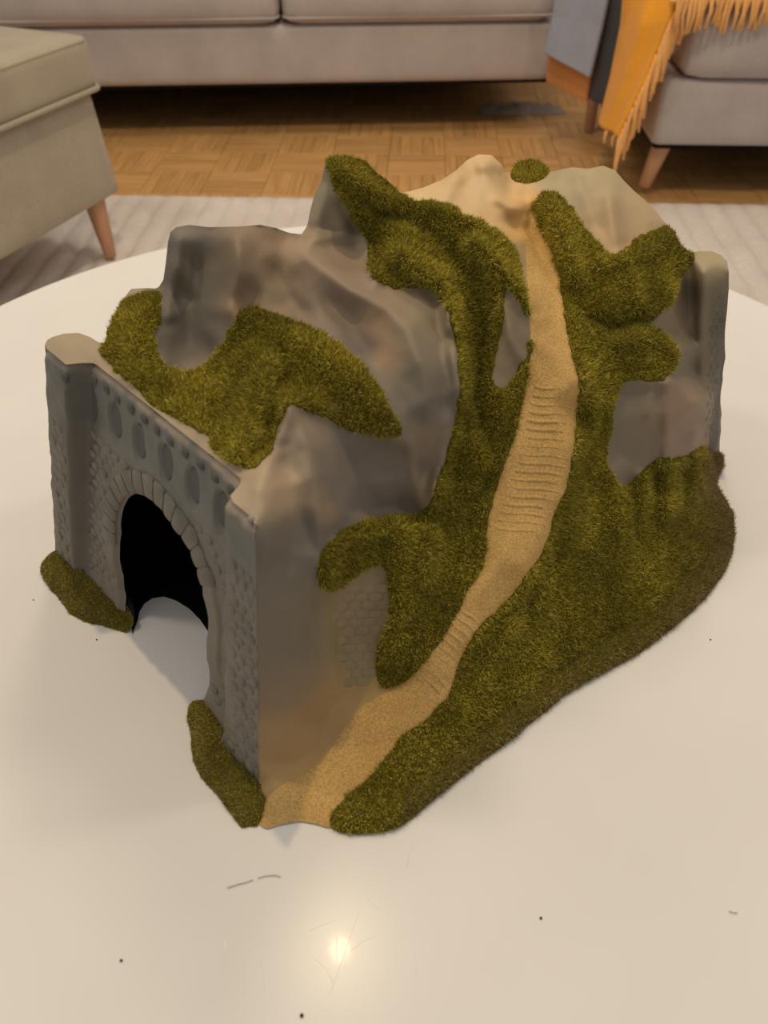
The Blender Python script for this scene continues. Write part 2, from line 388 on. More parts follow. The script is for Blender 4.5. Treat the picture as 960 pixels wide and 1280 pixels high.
def drape(name, rows, m, label, cat, thick=.008, fold=.006, nf=3.0, nu=26, nv=34, group=None):
    """cloth hanging through rows of 3-D points (each row the same count), with soft folds"""
    R = np.array(rows, float)                                          # rows x cols x 3
    def rs(A, n, ax):
        t = np.linspace(0, A.shape[ax]-1, n); i = np.minimum(t.astype(int), A.shape[ax]-2); f = t-i
        f = f*f*(3-2*f)*.5+f*.5
        A0 = np.take(A, i, ax); A1 = np.take(A, i+1, ax); sh = [1]*3; sh[ax] = n
        return A0+(A1-A0)*f.reshape(sh)
    G = rs(rs(R, nv, 0), nu, 1)
    u = np.linspace(0, 1, nu)[None, :]; v = np.linspace(0, 1, nv)[:, None]
    du = G[:, -1]-G[:, 0]; nrm = np.cross(du, G[-1:, :1][0]-G[0, 0]); nrm /= np.linalg.norm(nrm, axis=1)[:, None]+1e-9
    G = G + nrm[:, None, :]*(fold*np.sin(u*nf*6.28+v*1.5)*(.3+.7*v))[..., None]
    f = [(j*nu+i, j*nu+i+1, (j+1)*nu+i+1, (j+1)*nu+i) for j in range(nv-1) for i in range(nu-1)]
    o = link(name, mesh(name, G.reshape(-1, 3), f), m)
    md = o.modifiers.new('thickness', 'SOLIDIFY'); md.thickness = thick; md.offset = 0
    return tag(o, label, cat, group), G
def pts(*q): return [tuple(PY(a, b, y)) for a, b, y in q]
yf, yb = AC.y-.03, AC.y+.26
yt, G = drape('throw_blanket', [pts((782, -26, yb-.02), (822, -26, yb-.14), (862, -26, yf+.02)), pts((777, 30, yb), (805, 32, yf+.10), (836, 26, yf)), pts((763, 96, yb), (788, 100, yf+.10), (808, 98, yf)), pts((747, 154, yb), (760, 163, yf+.11), (774, 171, yf))],
              M['yellow'], 'bright yellow wool throw with fringe hanging over the side of the armchair', 'blanket', .010, .005, 1.5)
def tassel(parent, p, q, r):
    p, q = Vector(p), Vector(q); m = (p+q)/2+Vector((random.uniform(-1, 1), random.uniform(-1, 1), 0))*.006
    return tube('tassel', [p, p+(m-p)*.25, m, q], [r*.8, r*1.15, r, r*.75], M['fringe'], parent, 6)
ed = [Vector(g) for g in G[:, -1]]
for k in range(30):
    t = k/29*(len(ed)-1.001); i = int(t); p = ed[i].lerp(ed[i+1], t-i)
    drop = .10+.03*random.random()
    px, py = proj(np.array(p)); q = p+Vector((random.uniform(-.006, .010), -.012, -drop))
    tassel(yt, p+Vector((.003, -.006, 0)), q, .0042)
for px in (768, 758):
    p = Vector(PY(px, 168-(768-px)*.4, yf+.06)); tassel(yt, p, p+Vector((0, 0, -.03)), .004)
# second end of the yellow throw: a fringe row lying over the front of the seat cushion
fr = [Vector(p) for p in pts(*[(848+i*5.2, 1+2.5*math.sin(i*.5), yf-.012) for i in range(24)])]
for p in fr:
    tassel(yt, p+Vector((0, 0, .012)), p+Vector((random.uniform(-.006, .006), -.004, -.045-.02*random.random())), .0045)
ym = [pts((838, -30, yf+.05), (900, -30, yf+.05), (985, -30, yf+.05)), pts((838, 2, yf-.010), (900, 2, yf-.012), (985, 2, yf-.012))]
yb2, Gg = drape('throw_end', ym, M['fringe'], None, None, .008, .002, 2)
yb2.parent = yt
yg = yb+.10
drape('wool_blanket', [pts((697, -26, yg+.10), (732, -26, yg+.02), (764, -26, yg-.06)), pts((692, 20, yg+.10), (722, 26, yg+.02), (752, 34, yg-.05)), pts((680, 66, yg+.10), (708, 80, yg+.02), (737, 97, yg-.05))],
      M['grey'], 'blue-grey woven wool blanket hanging beside the yellow throw', 'blanket', .012, .003, 1.2)
drape('wool_blanket', [pts((760, -26, yg-.02), (772, -26, yg-.04), (786, -26, yg-.07)), pts((748, 40, yg-.0), (762, 44, yg-.03), (776, 48, yg-.07)), pts((737, 122, yg+.0), (748, 128, yg-.03), (762, 134, yg-.07))],
      M['charcoal'], 'narrow dark charcoal blanket squeezed between the blue-grey and yellow ones', 'blanket', .012, .004, 1.3)
drape('folded_blanket', [pts((690, 40, yg+.13), (715, 50, yg+.06), (741, 62, yg)), pts((688, 70, yg+.13), (712, 80, yg+.06), (739, 95, yg)), pts((685, 101, yg+.13), (708, 112, yg+.06), (734, 126, yg))],
      M['rust'], 'rust-brown blanket showing below the hem of the blue-grey blanket', 'blanket', .02, .002, 1)
def lump():
    c = PV(652, 134, FLOOR+.012); V = []
    n, m = 30, 10
    for j in range(m):
        for i in range(n):
            u, v = i/(n-1)*2-1, j/(m-1)*2-1
            h = max(0, 1-u*u*.9-v*v)**.5*.022*(.5+abs(mnoise.noise(Vector((u*5, v*3, 2)))*1.6))
            V.append((c.x+u*.14, c.y+v*.05+.01*mnoise.noise(Vector((u*4, 1, 0))), FLOOR+.001+h))
    f = [(j*n+i, j*n+i+1, (j+1)*n+i+1, (j+1)*n+i) for j in range(m-1) for i in range(n-1)]
    o = tag(link('crumpled_cloth', mesh('crumpled_cloth', V, f), M['lilac']), 'small pale crumpled cloth lying in the shadow under the sofa', 'cloth')
lump()

# ================================================================== the model tunnel
TA = np.array([-.1931, .3510]); TD = np.array([.68117, -.732125]); TN = np.array([.732125, .68117])  # origin, across, along the bore
def T3(s, w, z):
    s, w, z = np.broadcast_arrays(np.asarray(s, float), np.asarray(w, float), np.asarray(z, float))
    return np.stack([TA[0]+s*TD[0]+w*TN[0], TA[1]+s*TD[1]+w*TN[1], z], -1)
def TSW(p): q = np.asarray(p)[..., :2]-TA; return q@TD, q@TN
tunnel = tag(empty('model_tunnel', (0, 0, 0)), 'model railway tunnel mountain with grey crags, green flock and stepped sand path', 'model')

def sdist(P, poly):
    """signed pixel distance to a closed polygon, positive inside; also the nearest edge and position on it"""
    P = np.asarray(P, float); A = np.asarray(poly, float); B = np.roll(A, -1, 0)
    best = np.full(len(P), 1e18); ei = np.zeros(len(P), int); et = np.zeros(len(P)); ins = np.zeros(len(P), bool)
    for k in range(len(A)):
        a, b = A[k], B[k]; d = b-a; L = max(1e-9, d@d)
        t = np.clip(((P-a)@d)/L, 0, 1); q = a+t[:, None]*d; r = ((P-q)**2).sum(1)
        m = r < best; best[m] = r[m]; ei[m] = k; et[m] = t[m]
        c = (a[1] > P[:, 1]) != (b[1] > P[:, 1])
        with np.errstate(divide='ignore', invalid='ignore'): xi = (b[0]-a[0])*(P[:, 1]-a[1])/(b[1]-a[1])+a[0]
        ins ^= c & (P[:, 0] < xi)
    return np.where(ins, 1, -1)*np.sqrt(best), ei, et

def tin(ctrl, Q):
    C = np.asarray(ctrl, float)
    r = delaunay_2d_cdt([Vector((a, b)) for a, b in C[:, :2]], [], [], 0, .01)
    V = np.array([tuple(v) for v in r[0]]); src = [o[0] for o in r[3]]; Zv = C[src, 2]
    out = np.full(len(Q), np.nan)
    for f in r[2]:
        a, b, c = V[f[0]], V[f[1]], V[f[2]]
        lo = np.minimum(np.minimum(a, b), c)-.01; hi = np.maximum(np.maximum(a, b), c)+.01
        m = np.where((Q[:, 0] >= lo[0]) & (Q[:, 0] <= hi[0]) & (Q[:, 1] >= lo[1]) & (Q[:, 1] <= hi[1]))[0]
        if not len(m): continue
        det = (b[1]-c[1])*(a[0]-c[0])+(c[0]-b[0])*(a[1]-c[1])
        if abs(det) < 1e-9: continue
        q = Q[m]; l0 = ((b[1]-c[1])*(q[:, 0]-c[0])+(c[0]-b[0])*(q[:, 1]-c[1]))/det
        l1 = ((c[1]-a[1])*(q[:, 0]-c[0])+(a[0]-c[0])*(q[:, 1]-c[1]))/det; l2 = 1-l0-l1
        k = (l0 > -1e-6) & (l1 > -1e-6) & (l2 > -1e-6)
        out[m[k]] = l0[k]*Zv[f[0]]+l1[k]*Zv[f[1]]+l2[k]*Zv[f[2]]
    return out

def resample(poly3, step=5.0):
    A = np.asarray(poly3, float); out = []
    for k in range(len(A)):
        a, b = A[k], A[(k+1) % len(A)]; n = max(1, int(round(np.hypot(*(b-a)[:2])/step)))
        out += [a+(b-a)*(i/n) for i in range(n)]
    return np.array(out)
def chaikin(poly, it=2):
    A = np.asarray(poly, float)
    for _ in range(it):
        B = np.roll(A, -1, 0); A = np.stack([A*.75+B*.25, A*.25+B*.75], 1).reshape(-1, A.shape[1])
    return A
G_STEP = 3.0
class Patch:
    """relief surface: heights given at measured points, filled in between, then placed in space"""
    def __init__(s, poly3, ctrl, g=G_STEP, blur=1.6, lines=()):
        s.poly = resample(poly3, 5.0); s.g = g
        lo = s.poly[:, :2].min(0)-4*g; hi = s.poly[:, :2].max(0)+4*g
        s.x = np.arange(lo[0], hi[0]+g, g); s.y = np.arange(lo[1], hi[1]+g, g)
        X, Y = np.meshgrid(s.x, s.y); s.P = np.stack([X.ravel(), Y.ravel()], -1); s.shape = X.shape
        s.sd, ei, et = sdist(s.P, s.poly[:, :2])
        A = s.poly; B = np.roll(A, -1, 0)
        zb = A[ei, 2]+(B[ei, 2]-A[ei, 2])*et
        z = tin(np.vstack([ctrl, s.poly[::2]]), s.P)
        z = np.where(np.isnan(z) | (s.sd < 0), zb, z)
        for pl, wd, dz in lines:                                       # folds: sharp ridges (+) and gullies (-)
            dd = np.full(len(s.P), 1e9)
            for (ax, ay), (bx, by) in zip(pl[:-1], pl[1:]):
                d = np.array([bx-ax, by-ay], float); q = np.clip(((s.P-(ax, ay))@d)/(d@d), 0, 1)
                dd = np.minimum(dd, np.hypot(*(s.P-(ax, ay)-q[:, None]*d).T))
            z = z+dz/1000*np.maximum(0, 1-dd/wd)**1.4*np.clip(s.sd/14, 0, 1)*(.55 if dz < -4.5 else 1)
        z = np.maximum(z, np.where(s.sd > 0, .0015*np.clip(s.sd/8, 0, 1), z))
        # masked Gaussian blur keeps creases soft without shrinking the outline
        k = np.arange(-6, 7); wk = np.exp(-.5*(k/blur)**2)
        m = (s.sd > -g).astype(float).reshape(s.shape); zz = z.reshape(s.shape)*m
        def bl(a):
            p = np.pad(a, 6); p = sum(wk[i]*p[:, i:i+a.shape[1]] for i in range(13)); return sum(wk[i]*p[i:i+a.shape[0], :] for i in range(13))
        b1 = bl(zz)/np.maximum(bl(m), 1e-6)
        edge = np.clip(s.sd.reshape(s.shape)/(2.5*g), 0, 1)
        s.z = np.where(m > 0, b1*edge+z.reshape(s.shape)*(1-edge), z.reshape(s.shape))
        # vertices: grid nodes inside, plus a ring of nodes moved on to the outline
        ins = (s.sd > 0).reshape(s.shape)
        cell = ins[:-1, :-1] | ins[1:, :-1] | ins[:-1, 1:] | ins[1:, 1:]
        use = np.zeros(s.shape, bool)
        use[:-1, :-1] |= cell; use[1:, :-1] |= cell; use[:-1, 1:] |= cell; use[1:, 1:] |= cell
        use = use.ravel(); s.idx = np.where(use)[0]; s.map = np.full(len(s.P), -1); s.map[s.idx] = np.arange(len(s.idx))
        V = s.P[s.idx].copy(); Z = s.z.ravel()[s.idx].copy(); o = s.sd[s.idx] <= 0
        e, t = ei[s.idx[o]], et[s.idx[o]]
        V[o] = A[e, :2]+(B[e, :2]-A[e, :2])*t[:, None]; Z[o] = A[e, 2]+(B[e, 2]-A[e, 2])*t
        s.px, s.zv = V, Z
        jj, ii = np.where(cell); W_ = s.shape[1]
        s.F = s.map[np.stack([(jj+1)*W_+ii, (jj+1)*W_+ii+1, jj*W_+ii+1, jj*W_+ii], -1)]
        s.V = PZ(V[:, 0], V[:, 1], Z); s.edge = o
        s.N = vnormals(s.V, s.F)
    def __call__(s, px, py):
        px = np.atleast_1d(np.asarray(px, float)); py = np.atleast_1d(np.asarray(py, float))
        fx = np.clip((px-s.x[0])/s.g, 0, len(s.x)-1.001); fy = np.clip((py-s.y[0])/s.g, 0, len(s.y)-1.001)
        i, j = fx.astype(int), fy.astype(int); u, v = fx-i, fy-j
        z = s.z[j, i]*(1-u)*(1-v)+s.z[j, i+1]*u*(1-v)+s.z[j+1, i]*(1-u)*v+s.z[j+1, i+1]*u*v
        return PZ(px, py, z)
    def frame(s, px, py, e=4.0):
        p = s(px, py)[0]; dx = s(px+e, py)[0]-s(px-e, py)[0]; dy = s(px, py-e)[0]-s(px, py+e)[0]
        n = np.cross(dx, dy); n /= np.linalg.norm(n); n = n if n@(np.array([0, 0, CAM_H])-p) > 0 else -n; return p, n
def vnormals(V, F):
    a, b, c, d = (V[F[:, i]] for i in range(4)); n = np.cross(c-a, d-b); out = np.zeros_like(V)
    for i in range(4): np.add.at(out, F[:, i], n)
    return out/(np.linalg.norm(out, axis=1)[:, None]+1e-12)
def fbm(P, scale, octv=3, seed=0.0):
    return np.array([mnoise.fractal(Vector((p[0]*scale+seed, p[1]*scale-seed, p[2]*scale)), 1.0, 2.0, octv) for p in P])
def npmesh(name, V, F):
    me = bpy.data.meshes.new(name); V = np.asarray(V, np.float32); F = np.asarray(F, np.int32); k = F.shape[1]
    me.vertices.add(len(V)); me.vertices.foreach_set('co', V.ravel())
    me.loops.add(F.size); me.loops.foreach_set('vertex_index', F.ravel())
    me.polygons.add(len(F)); me.polygons.foreach_set('loop_start', np.arange(0, F.size, k, dtype=np.int32))
    me.update(calc_edges=True); return me

# ------------------------------------------------------------------ portal profile (front face, metres)
def pier_edge(z):  return -.034+.020*z/.155, .186-.0135*z/.155
def wall_w(z):     return .013+.20*z
def pier_w(z):     return .0055+.175*z
def sstep(a, b, x): t = np.clip((x-a)/(b-a), 0, 1); return t*t*(3-2*t)
def portal_w(s, z):
    sl, sr = pier_edge(z); ww, pw = wall_w(z), pier_w(z)
    il, ir = sl+.022, sr-.031+.010*z/.155
    k = np.maximum(1-sstep(il, il+.007, s), sstep(ir-.003, ir, s))
    return ww*(1-k)+pw*k

# ------------------------------------------------------------------ rock mass: outline (pixel, pixel, height in mm)
def pier_px(z, ds=0): sr = pier_edge(z)[1]; return proj(T3(sr+ds, pier_w(z), z))
outline = [(56, 431, 155.5), (59, 425, 156), (66, 421, 156.5), (80, 417, 156), (98, 416, 156), (112, 421, 156), (127, 430, 157), (131, 428, 160), (135, 411, 162), (147, 393, 160),
 (153, 384, 152), (156, 371, 150), (164, 361, 150), (184, 360, 152), (197, 361, 168), (204, 350, 174), (207, 330, 184), (210, 302, 196), (213, 290, 200), (220, 284, 201), (236, 281, 202), (262, 284, 203), (300, 283, 204), (325, 281, 204),
 (345, 285, 200), (361, 291, 195), (377, 293, 190), (384, 282, 192), (388, 262, 199), (393, 244, 206), (402, 226, 214), (406, 206, 222), (414, 199, 224), (434, 197, 224), (455, 202, 221), (468, 215, 216),
 (482, 223, 213), (500, 241, 206), (513, 239, 203), (530, 234, 202), (552, 225, 200), (570, 213, 199), (584, 200, 198), (598, 193, 198), (615, 194, 197), (628, 207, 191), (633, 219, 184), (638, 214, 180), (646, 205, 181), (660, 201, 182), (675, 204, 181),
 (683, 211, 180), (690, 215, 180), (700, 212, 183), (716, 209, 185), (735, 211, 185), (754, 207, 186), (769, 213, 184), (780, 226, 180), (792, 238, 177), (806, 250, 172), (820, 264, 167), (831, 278, 163), (841, 297, 158), (849, 309, 154), (862, 317, 151),
 (872, 314, 150), (890, 314, 150), (902, 319, 149), (909, 327, 148), (911, 340, 144), (911, 360, 133), (909, 387, 118), (905, 422, 98), (899, 462, 74), (893, 502, 50), (888, 542, 28), (885, 560, 17), (890, 567, 11), (897, 566, 7), (903, 570, 4), (903, 580, 1), (897, 592, 0), (892, 602, 0), (896, 613, 0), (905, 626, 0),
 (914, 644, 0), (917, 665, 0), (914, 690, 0), (904, 716, 0), (889, 737, 0), (865, 764, 0), (832, 791, 0), (800, 816, 0), (770, 833, 0), (730, 853, 0), (700, 873, 0), (660, 906, 0), (630, 931, 0), (600, 953, 0), (570, 976, 0), (540, 1001, 0),
 (515, 1023, 0), (490, 1037, 0), (460, 1042, 0), (432, 1042, 0), (414, 1036, 0), (395, 1030, 0), (375, 1026, 0), (350, 1031, 0), (334, 1036, 0), (322, 1030, 0), (318, 1010, 1)]
for z in (.004, .02, .04, .06, .08, .10, .12, .14, .150, .1545):
    a, b = pier_px(z); outline.append((float(a)-.5, float(b), z*1000))
for s_ in np.linspace(pier_edge(.155)[1], pier_edge(.155)[0], 44)[1:]:
    a, b = proj(T3(s_, portal_w(s_, np.float64(.155))+.0012, .1550)); outline.append((float(a), float(b), 155))
OUT = np.array(outline, float); OUT[:, 2] /= 1000
ctrl = [
 # portal top, left moss bank and hollow crag
 (100, 430, 158), (80, 428, 158), (120, 440, 158), (150, 475, 156.5), (140, 420, 161), (165, 392, 165), (190, 385, 166), (160, 450, 158), (180, 420, 162), (198, 415, 161), (205, 455, 155), (175, 490, 156), (210, 520, 155.5), (250, 545, 155.5), (285, 575, 156),
 (240, 465, 150), (215, 440, 153), (207, 400, 163), (230, 410, 161), (250, 405, 164), (262, 440, 154), (222, 340, 186), (245, 340, 185), (270, 340, 187), (225, 300, 198), (250, 300, 198), (290, 300, 200), (285, 370, 177), (292, 392, 172), (275, 425, 163), (250, 375, 174),
 (310, 388, 169), (330, 395, 170), (330, 440, 167), (337, 462, 164.5), (322, 515, 160), (310, 545, 158), (298, 580, 155.5), (240, 500, 152.5), (268, 515, 151.5), (290, 480, 158), (350, 480, 158), (345, 530, 153), (335, 560, 152),
 # crag top, shelf and spire
 (325, 296, 200), (350, 302, 194), (375, 312, 188), (395, 299, 188), (425, 296, 186), (452, 292, 184), (455, 305, 181), (400, 270, 198), (420, 245, 209), (440, 265, 200), (430, 225, 217), (415, 208, 223), (445, 212, 219),
 (385, 320, 186.5), (410, 340, 184), (437, 361, 181), (470, 378, 176.5), (487, 386, 174), (512, 414, 168), (525, 450, 160), (535, 500, 145),
 (400, 320, 184), (430, 330, 182), (455, 340, 180), (470, 358, 178.5), (500, 364, 175), (530, 362, 172), (550, 376, 166), (560, 410, 157), (571, 450, 149), (574, 485, 141), (568, 530, 126), (548, 590, 102), (534, 640, 83),
 (350, 340, 187), (330, 360, 182), (310, 340, 190), (300, 320, 196), (370, 370, 179), (400, 390, 174), (430, 405, 171), (440, 435, 165), (460, 410, 171), (485, 430, 167), (470, 460, 160), (500, 470, 157), (515, 510, 146),
 (390, 430, 167), (415, 450, 164), (440, 480, 157), (465, 510, 149), (485, 535, 141), (503, 548, 134), (360, 410, 170), (360, 450, 166), (390, 470, 161), (420, 510, 152), (450, 535, 144), (385, 505, 157),
 # pyramid rock and the big face over the front buttress
 (362, 503, 157), (350, 540, 154.5), (340, 575, 155), (325, 600, 157.5), (340, 612, 157), (320, 630, 158), (330, 640, 156), (370, 555, 150), (395, 530, 148), (430, 560, 137), (470, 565, 128), (500, 570, 121), (520, 600, 105), (490, 600, 111), (450, 600, 122), (410, 590, 134), (380, 600, 142), (365, 630, 142),
 (400, 640, 125), (430, 640, 114), (470, 640, 97), (510, 635, 88),
 (340, 690, 139), (365, 690, 127), (340, 760, 110), (370, 760, 99), (345, 840, 71), (380, 840, 58), (345, 920, 34), (375, 910, 26), (340, 975, 10), (390, 680, 113), (398, 720, 98), (408, 780, 66), (416, 830, 42), (424, 870, 24), (405, 905, 16), (380, 950, 10),
 # flank masonry and lower moss
 (405, 700, 103), (407, 738, 84), (440, 665, 102), (440, 700, 93), (455, 650, 105), (480, 660, 96), (480, 704, 80), (450, 745, 68), (432, 742, 75), (485, 740, 67), (430, 800, 47), (470, 800, 43), (480, 840, 28), (440, 850, 28), (450, 880, 18), (470, 862, 22), (490, 855, 23), (500, 810, 41), (520, 770, 53), (510, 700, 80), (530, 665, 86),
 (560, 620, 92), (560, 680, 76), (560, 730, 62), (545, 790, 44), (590, 690, 73), (600, 640, 85), (575, 590, 103), (595, 560, 113), (580, 520, 124), (600, 480, 134), (585, 440, 146), (605, 420, 150), (575, 380, 164), (590, 350, 172), (620, 370, 168), (565, 330, 180),
 # crown moss
 (480, 240, 206), (470, 280, 194), (480, 330, 184), (470, 350, 180), (510, 270, 198), (505, 310, 190), (530, 345, 179), (540, 262, 199), (570, 270, 196), (600, 285, 191), (555, 300, 188), (625, 300, 185), (640, 320, 178), (610, 330, 180), (650, 350, 170), (656, 380, 163),
 (630, 356, 173), (645, 375, 168), (663, 400, 159), (664, 420, 153), (655, 448, 144), (640, 478, 134), (617, 487, 135), (613, 462, 142), (630, 420, 155), (640, 430, 151),
 (650, 500, 127), (635, 550, 113), (618, 600, 98), (612, 650, 83), (606, 700, 68.5),
 # pale summit
 (520, 246, 202), (560, 240, 199), (600, 215, 194), (585, 230, 193), (620, 225, 189), (640, 240, 181), (600, 250, 193), (640, 262, 181), (625, 275, 186), (650, 285, 173), (657, 310, 168), (657, 340, 165), (655, 250, 177), (665, 225, 178), (685, 225, 179),
 # path
 (665, 265, 170), (663, 290, 165), (680, 330, 160.5), (690, 360, 156.5), (692, 400, 150.5), (697, 450, 141), (690, 500, 127), (675, 560, 110), (655, 610, 94.5), (648, 645, 84), (640, 670, 78), (622, 705, 70), (600, 740, 61), (580, 775, 50), (560, 810, 39), (545, 845, 29), (525, 870, 22), (490, 900, 15), (460, 935, 10), (435, 965, 7), (405, 1000, 4), (375, 1010, 3.5), (345, 1005, 5), (410, 930, 13), (450, 905, 15),
 (712, 440, 142), (722, 480, 133), (716, 560, 110), (704, 615, 93), (685, 660, 79), (660, 705, 67), (590, 790, 45), (565, 850, 25), (500, 920, 11), (430, 1000, 4),
 # right summit rock
 (700, 225, 184), (735, 225, 186), (765, 225, 184), (725, 240, 184), (745, 265, 178), (770, 250, 180), (790, 290, 167), (815, 275, 168), (800, 260, 173), (770, 318, 161), (760, 300, 168), (740, 285, 173),
 # right moss
 (683, 245, 183), (700, 255, 182), (675, 265, 176), (695, 285, 176), (715, 285, 176), (725, 310, 171), (705, 320, 167), (710, 350, 159), (740, 340, 163), (770, 340, 158), (800, 310, 160), (830, 300, 158), (820, 345, 150), (850, 330, 149), (835, 370, 141), (790, 370, 148), (750, 375, 152), (720, 390, 150), (800, 400, 136), (760, 410, 139), (730, 430, 141),
 (790, 425, 132), (820, 425, 128), (845, 440, 122), (770, 450, 128), (810, 455, 123), (838, 465, 117), (775, 478, 115), (820, 479, 113.5), (745, 450, 132), (740, 490, 121), (760, 500, 113),
 # right crag, pillar
 (762, 560, 83), (772, 520, 100), (800, 520, 99), (830, 480, 113), (832, 520, 97), (834, 570, 70), (780, 608, 58), (805, 580, 68), (850, 480, 109), (852, 445, 119), (858, 520, 90), (870, 505, 90), (870, 560, 58), (845, 575, 64), (835, 550, 76),
 (830, 400, 124), (850, 370, 126), (860, 345, 136), (855, 420, 105), (862, 460, 85), (878, 337, 147), (892, 330, 148), (878, 380, 124), (876, 430, 96), (875, 480, 69), (873, 530, 46), (875, 555, 33), (895, 400, 110), (888, 480, 64), (884, 540, 32),
 # right skirt
 (880, 572, 22), (890, 590, 8), (868, 590, 36), (835, 592, 56), (803, 600, 58), (818, 605, 53), (780, 625, 53), (760, 590, 71), (740, 540, 97), (730, 580, 85), (720, 620, 76), (705, 650, 71), (750, 640, 58), (800, 640, 44), (835, 630, 43), (850, 620, 40), (880, 620, 18), (865, 650, 19), (830, 680, 24), (790, 680, 32), (740, 690, 44), (690, 700, 55), (640, 760, 44), (690, 750, 36), (750, 740, 25), (810, 730, 15.5), (870, 700, 9), (890, 670, 9), (897, 640, 8),
 (850, 745, 7), (800, 785, 6.5), (740, 805, 10), (700, 840, 6.5), (650, 830, 18), (610, 810, 31), (590, 850, 17), (640, 885, 7), (580, 900, 9), (550, 895, 14), (560, 945, 6), (510, 950, 9), (500, 1005, 5), (460, 990, 7), (440, 1022, 5), (480, 1025, 4)]
CT = np.array(ctrl, float); CT[:, 2] /= 1000
inside = sdist(CT[:, :2], OUT[:, :2])[0] > 2.0
folds = [
 ([(383, 318), (437, 361), (487, 386), (512, 414), (533, 470), (540, 530)], 34, 6), ([(296, 295), (298, 345), (288, 388)], 26, 5), ([(218, 292), (214, 345), (208, 395)], 16, 4), ([(250, 330), (240, 380), (238, 430)], 36, -4),
 ([(335, 450), (312, 515), (294, 572)], 22, 6), ([(318, 392), (380, 430), (440, 470), (495, 540)], 30, 5), ([(264, 475), (274, 540)], 20, -5), ([(190, 378), (164, 425), (172, 470)], 20, 4), ([(204, 450), (210, 490), (232, 520)], 16, 3), ([(185, 450), (196, 490)], 12, -3),
 ([(362, 505), (385, 560), (396, 620), (402, 680), (408, 730)], 26, 6), ([(362, 505), (345, 560), (322, 612)], 18, 4), ([(350, 575), (372, 640), (360, 700)], 26, -4), ([(440, 560), (455, 620)], 34, -5), ([(562, 385), (574, 480), (551, 585), (533, 638)], 18, 6), ([(512, 555), (526, 634)], 12, 4),
 ([(345, 340), (375, 390)], 26, -4), ([(420, 380), (460, 440)], 26, -5), ([(386, 299), (420, 295), (452, 293)], 12, 4), ([(400, 240), (392, 275)], 16, 4), ([(432, 255), (444, 285)], 16, -5), ([(455, 300), (470, 352)], 12, 4), ([(416, 208), (450, 228), (482, 250)], 18, 5), ([(430, 235), (462, 290)], 14, 4),
 ([(497, 315), (518, 336), (546, 350), (558, 374), (563, 410)], 15, 6), ([(592, 304), (621, 329), (643, 357), (660, 380)], 15, 6), ([(560, 320), (590, 350), (608, 400), (590, 480), (600, 560), (608, 610)], 30, -8), ([(480, 265), (520, 285), (545, 300)], 16, -5), ([(500, 250), (545, 258), (590, 275)], 14, 3),
 ([(628, 380), (640, 425), (652, 448)], 12, 3), ([(566, 440), (582, 520), (602, 580)], 15, 6), ([(568, 560), (572, 600)], 14, -5), ([(548, 600), (544, 650), (530, 720)], 18, 6), ([(592, 620), (576, 690), (556, 760)], 20, -7), ([(500, 660), (498, 740), (492, 820)], 18, 4), ([(420, 680), (450, 664), (490, 654)], 14, 5),
 ([(732, 400), (760, 412), (800, 404)], 18, -8), ([(770, 428), (812, 418), (843, 432)], 16, 5), ([(766, 477), (838, 477)], 10, 3), ([(752, 330), (800, 318), (838, 296)], 14, 5), ([(683, 250), (705, 300), (720, 350)], 18, 5), ([(733, 320), (742, 380)], 16, -5), ([(790, 340), (800, 385)], 18, 4), ([(762, 245), (772, 315)], 16, 4), ([(722, 225), (742, 285)], 16, -3), ([(795, 245), (828, 280)], 12, 3),
 ([(834, 480), (833, 570)], 8, 4), ([(870, 500), (870, 565)], 8, 4), ([(815, 485), (806, 560)], 6, 2), ([(402, 722), (416, 825), (424, 866)], 9, 3), ([(862, 360), (866, 430), (870, 480)], 12, -4), ([(879, 340), (876, 430), (875, 540)], 8, 4),
 ([(803, 594), (800, 660)], 12, 6), ([(833, 578), (834, 640)], 11, 6), ([(869, 566), (868, 625)], 11, 5), ([(818, 592), (816, 650)], 9, -4), ([(852, 590), (852, 640)], 10, -4), ([(765, 590), (775, 670), (770, 730)], 22, 5), ([(735, 560), (735, 640), (720, 720)], 24, -5), ([(740, 500), (734, 580)], 14, 4), ([(700, 640), (690, 690), (660, 740)], 16, -4),
 ([(893, 680), (850, 735), (795, 775), (740, 800), (700, 832), (650, 872), (600, 915), (550, 950), (500, 990)], 20, -5), ([(640, 780), (600, 850), (570, 890)], 20, 5), ([(905, 690), (860, 752), (800, 800), (730, 838), (660, 890), (600, 938), (540, 985), (490, 1022)], 12, 3),
 ([(600, 200), (612, 230), (640, 262)], 14, 4), ([(597, 198), (613, 203)], 20, 5), ([(632, 224), (638, 246)], 10, -5), ([(618, 248), (652, 260)], 11, 5), ([(630, 276), (655, 288)], 11, -4), ([(572, 222), (560, 245)], 12, 4), ([(560, 225), (585, 245)], 14, -3), ([(620, 215), (635, 245)], 10, -4), ([(645, 262), (655, 300)], 10, 3)]
rock = Patch(OUT, CT[inside], blur=1.35, lines=folds)

